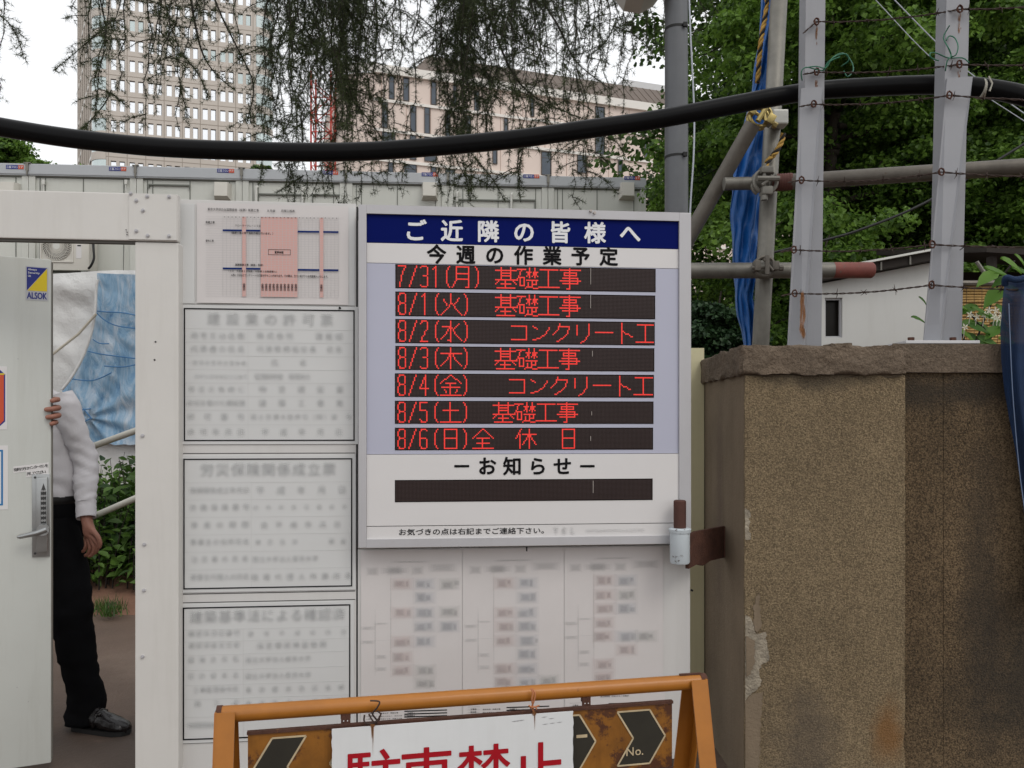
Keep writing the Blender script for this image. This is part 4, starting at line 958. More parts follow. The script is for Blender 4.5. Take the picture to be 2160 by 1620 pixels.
def chev(xc, sgn, w=.105):
    mk = MB(BP.M); ml = MB(BP.M)
    tip = .043 * sgn; z0_, z1_ = zb2 + .014, zt2 - .012
    poly = [(xc - w / 2 * 1, z0_), (xc + w / 2, z0_), (xc + w / 2 + tip, mid), (xc + w / 2, z1_), (xc - w / 2, z1_), (xc - w / 2 + tip, mid)]
    mk.prism(poly, -.0232, -.0221)
    n = 6
    for i in range(n):
        a, b = Vector(poly[i]), Vector(poly[(i + 1) % n]); dd = (b - a).normalized(); pn = Vector((-dd.y, dd.x)) * .0022
        ml.add([(a.x - pn.x, -.0238, a.y - pn.y), (b.x - pn.x, -.0238, b.y - pn.y), (b.x + pn.x, -.0238, b.y + pn.y), (a.x + pn.x, -.0238, a.y + pn.y)], [(0, 1, 2, 3)])
    c_ = build('chevron', mk, M['blackboard'], ba); build('outline', ml, M['outline'], c_)
for pxc, sg, ww in ((610, -1, .078), (1336, 1, .088), (1187, 1, .088), (770, -1, .08), (910, -1, .08), (1050, 1, .085)): chev(BP.at(pxc, 1570, .022)[0], sg, ww)
m = MB(BP.M); q = BP.at(1338, 1584, .024); char(m, 'N', q[0] - .012, q[1], .030, -.0246, .01); char(m, 'o', q[0] + .010, q[1], .030, -.0246, .01); char(m, '.', q[0] + .022, q[1], .03, -.0246, .01)
build('lettering', m, M['outline'], ba)
m = MB(BP.M); q = BP.at(1226, 1552, .024); m.quadxz(q[0] - .013, q[1] - .005, q[0] + .016, q[1] + .003, -.0246); build('pale_sticker', m, M['outline'], ba)
for px in (729, 1237):
    q = BP.at(px, 1500, .01); m = MB(BP.M); m.box(q[0] - .011, -.0115, zt2 - .03, q[0] + .011, -.006, zt - .012); m.tube([(q[0], 0, zt - .013), (q[0], 0, zt - .03)], .012, 8)
    build('hanger', m, M['rust'], ba); m = MB(BP.M)
    for s in (-1, 1): m.disc(q[0] + s * .0045, -.0128, zt - .032, .0016, .001, 6)
    build('hanger_rivet', m, M['sign_white'], ba)
# sign hung in front
SP = BP
s0, s1 = SP.at(700, 1560, .045), SP.at(1209, 1520, .045)
ztL, ztR = SP.at(700, 1538, .045)[1], SP.at(1209, 1500, .045)[1]
ns = thing('no_parking_sign', SP.M @ Vector(((s0[0] + s1[0]) / 2, -.045, .2)), 'white sign with red 駐車禁止 lettering wired to the orange barricade', 'sign')
zsb = min(ztL, ztR) - .30
m = MB(SP.M); nn = 24; top = [(s0[0] + (s1[0] - s0[0]) * i / nn, ztL + (ztR - ztL) * i / nn) for i in range(nn + 1)]
rt = [(s1[0] + rnd.uniform(-.0015, .001), zsb + (ztR - zsb) * j / 30) for j in range(31)]; lt = [(s0[0] + rnd.uniform(-.001, .0015), zsb + (ztL - zsb) * j / 30) for j in range(30, -1, -1)]
poly = lt[::-1][:0] + [(s0[0], zsb)] + rt[:-1] + top[::-1] + lt[1:-1]
m.prism(poly, -.046, -.043); build('plate', m, M['signplate'], ns)
m = MB(SP.M)
size = 117 / F * 2.0
for c, px in zip('駐車禁止', (787, 900, 1021, 1136)):
    tx, tz = SP.at(px, 1583 - (px - 787) * .045, .047)
    char(m, c, tx, tz - size * .49, size * 1.0, -.0472, .012)
build('lettering', m, M['red_ink'], ns)
m = MB(SP.M)
for px, y0_, ln, w_ in ((786, 1530, .075, .004), (1127, 1505, .045, .0022)):
    tx, tz = SP.at(px, y0_, .047)
    for k in range(5): xx = tx + rnd.uniform(-w_, w_); l_ = ln * rnd.uniform(.4, 1); ww = w_ * rnd.uniform(.3, .6); m.add([(xx - ww, -.0466 - k * .0001, tz), (xx, -.0466 - k * .0001, tz - l_), (xx + ww, -.0466 - k * .0001, tz)], [(0, 1, 2)])
    m.disc(tx, -.0475, tz, .0055, .002, 10)
build('rust_stain', m, M['ruststain'], ns)
m = MB(SP.M)
for px, py in ((1092, 1521), (1085, 1522), (1100, 1520), (1148, 1513), (1163, 1516), (1150, 1528), (1165, 1526), (1180, 1524)):
    tx, tz = SP.at(px, py, .047); m.add([(tx - .008, -.0466, tz), (tx, -.0466, tz - .0012), (tx + .009, -.0466, tz + .0008), (tx, -.0466, tz + .0015)], [(0, 1, 2, 3)])
build('scratch', m, M['grey_line'], ns)
m = MB()
for pts in ([(781, 1478), (800, 1480), (796, 1492), (786, 1506), (795, 1520), (790, 1532)], [(796, 1500), (803, 1508), (790, 1524), (774, 1526), (768, 1520), (769, 1508)], [(778, 1506), (788, 1522), (800, 1518), (800, 1510)]):
    m.tube(smoothpath([BP.pt(a, b, .04 + .008 * math.sin(i)) for i, (a, b) in enumerate(pts)], 6), .0021, 6)
build('hook_wire', m, M['wire'], ns, smooth=True)
m = MB()
for pts in ([(1120, 1452), (1124, 1462), (1122, 1476), (1124, 1490), (1127, 1508)], [(1122, 1452), (1129, 1464), (1126, 1480), (1122, 1492), (1128, 1506)], [(1115, 1488), (1124, 1492), (1138, 1488)], [(1118, 1494), (1128, 1491), (1132, 1496)]):
    m.tube(smoothpath([BP.pt(a, b, .03 + .006 * math.sin(i)) for i, (a, b) in enumerate(pts)], 6), .0021, 6)
build('orange_tie', m, mat('faded_orange_twine', (.42, .16, .07), .8, var=.2), ns, smooth=True)

# ================================================================== DOOR
DK = .45; DP = Plane(((108 - CX) / F * 3.08, 3.08), DK)
dr = thing('gate_door', DP.M @ Vector((-.4, 0, 0)), 'grey white site door with keypad lock, pushed open inward', 'door')
zdt = CH + (900 - 547) / F * 3.08
m = MB(DP.M); m.box(-.86, 0, .035, 0, .036, zdt, .006); build('leaf', m, M['door'], dr, auto=40)
m = MB(DP.M); m.box(-.0012, .006, .05, .0035, .030, zdt - .01); build('edge_trim', m, mat('dark_door_edge', (.16, .15, .13), .6), dr)
for z in (.3, 1.0, 1.7):
    m = MB(DP.M); m.tube([(-.868, .0, z), (-.868, .0, z + .1)], .009, 10); build('hinge', m, M['steel'], dr)
m = MB(DP.M)
for px, py in ((38, 757), (60, 1480), (36, 1450)): q = DP.at(px, py); m.disc(q[0], -.0006, q[1], .002, .001, 6)
build('mark', m, M['grey_line'], dr)
# lock
x0, z0, x1, z1 = DP.rect(68, 1000, 109, 1174)
m = MB(DP.M); m.box(x0, -.006, z0, -.004, .001, z1, .001); lk = build('keypad_lock', m, M['steel'], dr, auto=30)
a = DP.rect(76, 1006, 106, 1165, .02); xe = min(a[2], -.008)
m = MB(DP.M); m.box(a[0], -.032, a[1], xe, -.0062, a[3], .008); build('lock_body', m, M['steel'], lk, auto=50)
m = MB(DP.M); cx0 = a[0] + (xe - a[0]) * .42; cx1 = xe - .005; zt_ = a[3] - .035
m.prism([(cx0, a[1] + .11), (cx1, a[1] + .11), (cx1, zt_ - .02), ((cx0 + cx1) / 2, zt_ + .012), (cx0, zt_ - .02)], -.0335, -.0318); build('button_recess', m, M['steel_dark'], lk)
m = MB(DP.M)
for i in range(7):
    for j in range(2):
        m.tube([(cx0 + (cx1 - cx0) * (.28 + .46 * j), -.038, a[1] + .122 + i * .0185), (cx0 + (cx1 - cx0) * (.28 + .46 * j), -.033, a[1] + .122 + i * .0185)], .0044, 10)
build('button', m, M['steel'], lk, auto=40)
m = MB(DP.M); zc = DP.at(95, 1122, .03)[1]; xc = (a[0] + xe) / 2 + .006
m.tube([(xc, -.032, zc + .01), (xc, -.06, zc + .01)], .021, 20); m.tube([(xc + .012, -.056, zc + .012), (xc - .02, -.058, zc), (xc - .075, -.05, zc - .012), (xc - .082, -.045, zc - .013)], [.012, .0105, .008, .005], 12); build('lever', m, M['steel'], lk, auto=50)
m = MB(DP.M)
for z in (z0 + .014, z1 - .012): m.disc(x0 + .010, -.008, z, .0045, .002, 8)
build('lock_screw', m, M['steel_dark'], lk)
# stickers
def sticker(name, label, cat='sticker'):
    return thing(name, DP.M @ Vector((-.1, -.001, 1.3)), label, cat)
s = sticker('security_sticker', 'blue and yellow ALSOK security sticker on the door')
x0, z0, x1, z1 = DP.rect(54, 562.5, 102, 634)
m = MB(DP.M); m.box(x0, -.0012, z0, x1, 0, z1); build('backing', m, mat('silver_sticker', (.46, .47, .50), .4, var=.03), s)
tz0, tz1 = z0 + (z1 - z0) * .28, z1 - .004; tx0, tx1 = x0 + .004, x1 - .004
m = MB(DP.M); m.add([(tx0, -.0018, tz0), (tx1, -.0018, tz1), (tx0, -.0018, tz1)], [(0, 1, 2)]); build('blue_half', m, M['stk_blue'], s)
m = MB(DP.M); m.add([(tx0 + .002, -.0018, tz0), (tx1, -.0018, tz0), (tx1, -.0018, tz1 - .002)], [(0, 1, 2)]); build('yellow_half', m, M['stk_yellow'], s)
m = MB(DP.M); fit(m, 'ALSOK', x0 + .005, z0 + .006, x1 - .005, tz0 - .006, -.0019, .03); build('brand_lettering', m, M['stk_blue'], s)
m = MB(DP.M)
for k, t in enumerate(('Always', 'Security', 'OK')):
    zz = tz1 - .012 - k * .0125; fit(m, t, tx0 + .004, zz - (.002 if k == 1 or k == 0 else 0), tx0 + .004 + .0048 * len(t), zz + .0075, -.0024, .012)
build('slogan_lettering', m, M['white_ink'], s)
s = sticker('warning_sticker', 'vermilion and blue octagonal warning sticker cut by the left edge')
x0, z0, x1, z1 = DP.rect(-62, 772, 15, 906)
m = MB(DP.M); m.box(x0, -.0012, z0, x1, 0, z1); build('backing', m, M['sign_white'], s)
c = .024; i_ = .006
def octo(x0, z0, x1, z1, c): return [(x0 + c, z0), (x1 - c, z0), (x1, z0 + c), (x1, z1 - c), (x1 - c, z1), (x0 + c, z1), (x0, z1 - c), (x0, z0 + c)]
m = MB(DP.M); m.prism(octo(x0 + i_, z0 + i_, x1 - i_, z1 - i_, c), -.0018, -.001); build('border', m, M['stk_blue'], s)
m = MB(DP.M); zz = z1 - .033; m.prism([(x0 + .022, z0 + .011), (x1 - .030, z0 + .011), (x1 - .010, z0 + .034), (x1 - .010, zz), (x0 + .010, zz), (x0 + .010, z0 + .034)], -.0024, -.0015); build('field', m, M['stk_orange'], s)
m = MB(DP.M); m.box(x0 + .008, -.0025, zz + .001, x1 - .008, -.0015, zz + .007); build('stripe', m, M['stk_yellow'], s)
s = sticker('notice_sticker', 'white notice with cyan blue border, below the vermilion sticker', 'notice')
x0, z0, x1, z1 = DP.rect(-70, 940, 17, 1076)
m = MB(DP.M); m.box(x0, -.0012, z0, x1, 0, z1); build('backing', m, M['sign_white'], s)
m = MB(DP.M); w = .006; g_ = .016
m.box(x0 + g_, -.002, z0 + g_, x0 + g_ + w, -.001, z1 - g_); m.box(x1 - g_ - w, -.002, z0 + g_, x1 - g_, -.001, z1 - g_); m.box(x0 + g_ + w, -.002, z0 + g_, x1 - g_ - w, -.001, z0 + g_ + w); m.box(x0 + g_ + w, -.002, z1 - g_ - w, x1 - g_ - w, -.001, z1 - g_); build('border', m, M['stk_cyan'], s)
s = sticker('intercom_label', 'small white label asking callers to press the intercom, above the lock', 'label')
m = MB(DP.M)
def lab(px0, py0, px1, py1, t, y):
    a, b = DP.at(px0, py0), DP.at(px1, py1); hh = .0125
    m2 = MB(DP.M); m2.add([(a[0] - .004, y, a[1] - hh), (b[0] + .003, y, b[1] - hh), (b[0] + .003, y, b[1] + hh), (a[0] - .004, y, a[1] + hh)], [(0, 1, 2, 3)]); build('tape', m2, M['sign_white'], s)
    chars(m, t, a[0] + .004, b[0] - .004, a[1], .0135, y - .0006, .006, b[1])
lab(31, 991, 101, 982, '御用の方はインターホンを', -.0008); lab(58, 999.5, 101, 994, '押してください。', -.0016)
build('lettering', m, M['black'], s)

# ================================================================== PERSON
def skin_obj(verts, edges, sub=2, name='t'):
    me = bpy.data.meshes.new(name); me.from_pydata([tuple(v[0]) for v in verts], edges, []); ob = bpy.data.objects.new(name, me); COL.objects.link(ob)
    sk = ob.modifiers.new('s', 'SKIN'); sk.use_smooth_shade = True
    for i, v in enumerate(verts):
        r = v[1]; me.skin_vertices[0].data[i].radius = (r, r) if not hasattr(r, '__len__') else r
        me.skin_vertices[0].data[i].use_root = (i == 0)
    sb_ = ob.modifiers.new('u', 'SUBSURF'); sb_.levels = sub; sb_.render_levels = sub
    dg = bpy.context.evaluated_depsgraph_get(); dg.update()
    m2 = bpy.data.meshes.new_from_object(ob.evaluated_get(dg))
    V = np.array([tuple(v.co) for v in m2.vertices]); Fc = [tuple(p.vertices) for p in m2.polygons]
    bpy.data.objects.remove(ob); bpy.data.meshes.remove(me); bpy.data.meshes.remove(m2)
    return V, Fc
def loft(mb, secs, seg=28, capend=True, wr=0.0, seed=0, folds=()):
    """secs: list of (centre, rx vector, ry vector); smooth elliptical loft with cloth wrinkles"""
    out = []
    n = len(secs)
    fine = []
    for i in range(n - 1):
        for k in range(8):
            t = k / 8; t2 = t
            def cr(a):
                p0, p1_, p2_, p3 = a[max(i - 1, 0)], a[i], a[i + 1], a[min(i + 2, n - 1)]
                return .5 * ((2 * p1_) + (p2_ - p0) * t + (2 * p0 - 5 * p1_ + 4 * p2_ - p3) * t * t + (3 * p1_ - p0 - 3 * p2_ + p3) * t ** 3)
            fine.append(tuple(cr([Vector(s_[j]) for s_ in secs]) for j in range(3)))
    fine.append(tuple(Vector(x) for x in secs[-1]))
    vs = []
    for c, a, b in fine:
        for k in range(seg):
            an = 2 * math.pi * k / seg; p = c + a * math.cos(an) + b * math.sin(an); d = (p - c)
            w_ = wr * (mnoise.noise(p * 7 + Vector((seed, 0, 0))) + .9 * mnoise.noise(Vector((p.x * 9 + p.z * 8, p.y * 9, p.z * 20 + seed))) + .6 * (1 - abs(mnoise.noise(Vector((p.x * 14 - p.z * 9, p.y * 14, p.z * 26 + seed)))) * 3)) if wr else 0
            for fc_, fd_, fw_, fa_, fq_ in folds:           # creases gathered round a bend
                r_ = (p - fc_).length
                if r_ < fw_ * 2.2: w_ += fa_ * math.exp(-(r_ / fw_) ** 2) * math.sin(p.dot(fd_) * fq_ + 2.2 * mnoise.noise(p * 11))
            vs.append(p + d.normalized() * w_)
    nf = len(fine); fs = [(i * seg + k, i * seg + (k + 1) % seg, (i + 1) * seg + (k + 1) % seg, (i + 1) * seg + k) for i in range(nf - 1) for k in range(seg)]
    if capend: fs += [tuple(range(seg - 1, -1, -1)), tuple((nf - 1) * seg + k for k in range(seg))]
    mb.add(vs, fs)
pe = thing('person', (-2.02, 3.5, 0), 'person in white shirt and black trousers half hidden behind the open door', 'person')
V_ = Vector
neck = V_((-2.115, 3.55, 1.475)); head = V_((-2.125, 3.53, 1.60))
pelv = V_((-2.055, 3.53, .96)); chest = V_((-2.085, 3.55, 1.30))
Ls, Le, Lw = V_((-1.965, 3.52, 1.43)), V_((-1.885, 3.56, 1.175)), V_((-1.833, 3.47, .93))
Rs, Re, Rw = V_((-2.235, 3.50, 1.42)), V_((-2.19, 3.30, 1.20)), V_((-1.868, 3.185, 1.355))
Lh, Lk, La = V_((-1.99, 3.50, .93)), V_((-1.892, 3.46, .50)), V_((-1.862, 3.52, .085))
Rh, Rk, Ra = V_((-2.12, 3.55, .93)), V_((-2.19, 3.55, .50)), V_((-2.26, 3.62, .085))
bv = [(pelv, (.12, .10)), (chest, (.13, .10)), (neck, .055), (head - V_((0, 0, .06)), .062), (head, (.078, .092)), (head + V_((0, 0, .07)), (.07, .085)),
      (Ls, .05), (Le, .038), (Lw, .026), (Rs, .05), (Re, .038), (Rw, .027), (Lh, .075), (Lk, .052), (La, .036), (Rh, .075), (Rk, .052), (Ra, .036)]
be = [(0, 1), (1, 2), (2, 3), (3, 4), (4, 5), (1, 6), (6, 7), (7, 8), (1, 9), (9, 10), (10, 11), (0, 12), (12, 13), (13, 14), (0, 15), (15, 16), (16, 17)]
def hand(wrist_i, palm_pts, fingers):
    prev = wrist_i
    for p, r in palm_pts:
        bv.append((V_(p), r)); be.append((prev, len(bv) - 1)); prev = len(bv) - 1
    pid = prev
    for fpts in fingers:
        q = pid
        for p, r in fpts: bv.append((V_(p), r)); be.append((q, len(bv) - 1)); q = len(bv) - 1
# hanging left hand: slightly curled, back of the hand outward
def LP(px, py, y): return P(px, py, y)
hand(8, [(LP(188, 1118, 3.462), (.030, .019))], [
    [(LP(199, 1136, 3.448), .0115), (LP(207, 1150, 3.452), .0098), (LP(204, 1163, 3.462), .0088), (LP(196, 1169, 3.470), .0080)],
    [(LP(193, 1138, 3.455), .0115), (LP(200, 1156, 3.455), .0098), (LP(195, 1170, 3.464), .0088), (LP(186, 1175, 3.472), .0080)],
    [(LP(187, 1138, 3.464), .0110), (LP(191, 1155, 3.462), .0094), (LP(186, 1169, 3.470), .0085), (LP(178, 1173, 3.478), .0078)],
    [(LP(181, 1135, 3.472), .0100), (LP(182, 1150, 3.470), .0086), (LP(178, 1161, 3.476), .0078), (LP(172, 1165, 3.483), .0070)],
    [(LP(196, 1120, 3.445), .0125), (LP(207, 1132, 3.432), .0105), (LP(212, 1146, 3.434), .0092), (LP(209, 1157, 3.440), .0080)]])
# right hand gripping the door edge
e = DP.M
def DL(x, y, z): return e @ V_((x, y, z))
zg = CH + (900 - 868) / F * 3.08
fing = []
for dz, tipx, r, bulge in ((.048, -.004, .0108, .020), (.016, -.024, .0118, .022), (-.013, -.020, .0114, .023), (-.040, -.006, .0098, .014)):
    z = zg + dz; fing.append([(DL(-.010 + bulge * .2, .062, z), r * 1.08), (DL(bulge * .95, .045, z), r), (DL(bulge, .008, z - .002), r * .98), (DL(bulge * .45, -.0135, z - .006), r * .92), (DL(tipx, -.0105, z - .010), r * .80)])
hand(11, [(DL(-.062, .075, zg + .002), (.040, .017))], fing + [[(DL(-.05, .058, zg + .045), .013), (DL(-.045, .050, zg + .075), .011), (DL(-.050, .046, zg + .095), .009)]])
BV, BF = skin_obj(bv, be, 2)
# nose, ears, chin pushed out of the head for a readable face
fd = V_((.62, -.78, 0)); sd_ = V_((.78, .62, 0))
for i in range(len(BV)):
    p = V_(BV[i]) - head
    if abs(p.z) < .13 and p.length < .16:
        f_, s_ = p.dot(fd), p.dot(sd_)
        if f_ > .03: BV[i] += np.array(fd * (.026 * math.exp(-((s_ / .014) ** 2) - (((p.z + .012) / .026) ** 2)) + .012 * math.exp(-((s_ / .03) ** 2) - (((p.z + .075) / .022) ** 2))))
build('body', (BV, BF), M['skin'], pe, smooth=True)
m = MB()
for s_ in (-1, 1): m.raw([head + fd * .086 + sd_ * (.030 * s_ + .011 * math.cos(a)) + V_((0, 0, .012 + .006 * math.sin(a))) for a in [2 * math.pi * k / 10 for k in range(10)]], [tuple(range(10))])
build('eye', m, M['black'], pe)
hv = MB(); hc = head + V_((0, 0, .02)) - fd * .012
def hairfn(u, v):
    th = u * 2 * math.pi; ph = v * math.pi * .62; d = fd * math.cos(th) * math.sin(ph) + sd_ * math.sin(th) * math.sin(ph) + V_((0, 0, math.cos(ph)))
    cut = 1.0 if math.cos(th) < .55 or v < .62 else .9
    return hc + V_((d.x * .102, d.y * .108, d.z * .118)) * cut * (1 + .02 * mnoise.noise(d * 9))
hv.grid(hairfn, 36, 18); build('hair', hv, M['hair'], pe, smooth=True)
# shirt
m = MB(); ax, ay = V_((.78, .62, 0)), V_((.62, -.78, 0))
loft(m, [(V_((-2.055, 3.53, .99)), ax * .165, ay * .115), (V_((-2.06, 3.535, 1.06)), ax * .172, ay * .122), (V_((-2.075, 3.545, 1.22)), ax * .178, ay * .125), (V_((-2.09, 3.55, 1.34)), ax * .185, ay * .125), (V_((-2.098, 3.55, 1.43)), ax * .165, ay * .10), (V_((-2.10, 3.55, 1.475)), ax * .09, ay * .078), (V_((-2.10, 3.548, 1.497)), ax * .066, ay * .066)], 64, False, .006, 1, [(V_((-1.96, 3.46, 1.05)), V_((.5, 0, .8)), .12, .006, 110), (V_((-1.98, 3.46, 1.30)), V_((.8, 0, -.5)), .12, .005, 90)])
def sleeve(S, E, Wp, seed):
    t1 = (E - S).normalized(); t2 = (Wp - E).normalized(); u1 = t1.cross(V_((0, 1, .2))).normalized(); u2 = t2.cross(V_((0, 1, .2))).normalized()
    loft(m, [(S - t1 * .035, u1 * .050, t1.cross(u1) * .058), (S + t1 * .03, u1 * .060, t1.cross(u1) * .066), (S.lerp(E, .55), u1 * .053, t1.cross(u1) * .055), (E, (u1 + u2).normalized() * .051, t1.cross(u1) * .053), (E.lerp(Wp, .45), u2 * .046, t2.cross(u2) * .046), (E.lerp(Wp, .76), u2 * .043, t2.cross(u2) * .041)], 56, False, .0042, seed, [(E, Vector((.35, .2, .9)), .085, .0062, 150), (E.lerp(Wp, .55), Vector((-.5, .1, .85)), .07, .0045, 170), (S.lerp(E, .35), Vector((.6, .1, .75)), .08, .0040, 120)])
    c0 = E.lerp(Wp, .74); c1 = Wp + t2 * .002
    loft(m, [(c0, u2 * .044, t2.cross(u2) * .041), (c0.lerp(c1, .3), u2 * .041, t2.cross(u2) * .038), (c1, u2 * .040, t2.cross(u2) * .037), (c1 - t2 * .012, u2 * .032, t2.cross(u2) * .030)], 28, False, .002, seed)
sleeve(Ls, Le, Lw, 4); sleeve(Rs, Re, Rw, 7)
loft(m, [(neck + V_((0, 0, .01)), ax * .072, ay * .075), (neck + V_((.004, -.004, .045)), ax * .066, ay * .068), (neck + V_((.0, 0, .03)), ax * .078, ay * .082)], 28, False)
build('shirt', m, M['shirt'], pe, smooth=True)
# trousers
m = MB()
loft(m, [(V_((-2.055, 3.53, 1.005)), ax * .163, ay * .114), (V_((-2.052, 3.528, .95)), ax * .175, ay * .125), (V_((-2.05, 3.525, .86)), ax * .172, ay * .125), (V_((-2.05, 3.525, .80)), ax * .13, ay * .10)], 36, True, .004, 2)
def leg(Hh, K, A, seed):
    loft(m, [(Hh + V_((0, 0, .0)), V_((.088, 0, 0)), V_((0, .098, 0))), (Hh.lerp(K, .4), V_((.094, 0, 0)), V_((0, .096, 0))), (K + V_((.0, 0, .08)), V_((.085, 0, 0)), V_((0, .082, 0))), (K + V_((.004, 0, -.03)), V_((.078, 0, 0)), V_((0, .080, 0))), (K.lerp(A, .5), V_((.069, 0, 0)), V_((0, .078, 0))), (A + V_((0, 0, .06)), V_((.071, 0, 0)), V_((0, .078, 0))), (A + V_((-.006, 0, -.045)), V_((.074, 0, 0)), V_((0, .080, 0))), (A + V_((-.006, 0, -.042)), V_((.06, 0, 0)), V_((0, .07, 0)))], 32, False, .007, seed)
leg(Lh, Lk, La, 3); leg(Rh, Rk, Ra, 5)
build('trousers', m, M['trousers'], pe, smooth=True)
m = MB(); loft(m, [(V_((-2.055, 3.53, .985)), ax * .172, ay * .122), (V_((-2.055, 3.53, 1.0)), ax * .176, ay * .126), (V_((-2.055, 3.53, 1.018)), ax * .172, ay * .122)], 40, False); build('belt', m, M['belt'], pe, smooth=True)
def shoe(A, d):
    d = V_(d).normalized(); s_ = V_((-d.y, d.x, 0)); b = V_((A.x, A.y, 0)) - d * .055; mm_ = MB()
    secs = []
    for t, w_, h_ in ((0, .022, .035), (.02, .036, .075), (.08, .038, .095), (.13, .040, .078), (.18, .045, .056), (.22, .046, .042), (.255, .036, .030), (.275, .016, .018)):
        secs.append((b + d * t + V_((0, 0, .014 + h_ * .5)), s_ * w_, V_((0, 0, h_ * .5 + .006))))
    loft(mm_, secs, 26, True, .0035, A.x); r = build('shoe', mm_, M['shoe'], pe, smooth=True)
    m2 = MB(); pr_ = [(b + d * t + s_ * w_) for t, w_ in ((-.004, 0), (.01, .034), (.08, .041), (.18, .048), (.23, .046), (.265, .03), (.282, 0), (.265, -.03), (.23, -.046), (.18, -.048), (.08, -.041), (.01, -.034))]
    n = len(pr_); m2.add([p + V_((0, 0, .001)) for p in pr_] + [p + V_((0, 0, .020)) for p in pr_], [tuple(range(n)), tuple(range(2 * n - 1, n - 1, -1))] + [(i, (i + 1) % n, (i + 1) % n + n, i + n) for i in range(n)]); build('sole', m2, M['strap'], r)
    m3 = MB(); c = b + d * .135; m3.tube([c + s_ * .047 + V_((0, 0, .03)), c + s_ * .03 + V_((0, 0, .082)), c + V_((0, 0, .094)), c - s_ * .03 + V_((0, 0, .082)), c - s_ * .047 + V_((0, 0, .03))], .008, 8); m3.box(*(c + V_((-.010, -.035, .074))), *(c + V_((.016, -.022, .090)))); build('strap', m3, M['steel'] if False else M['shoe'], r, smooth=True)
shoe(La + V_((.005, -.01, 0)), (.97, -.25, 0)); shoe(Ra, (.75, -.66, 0))

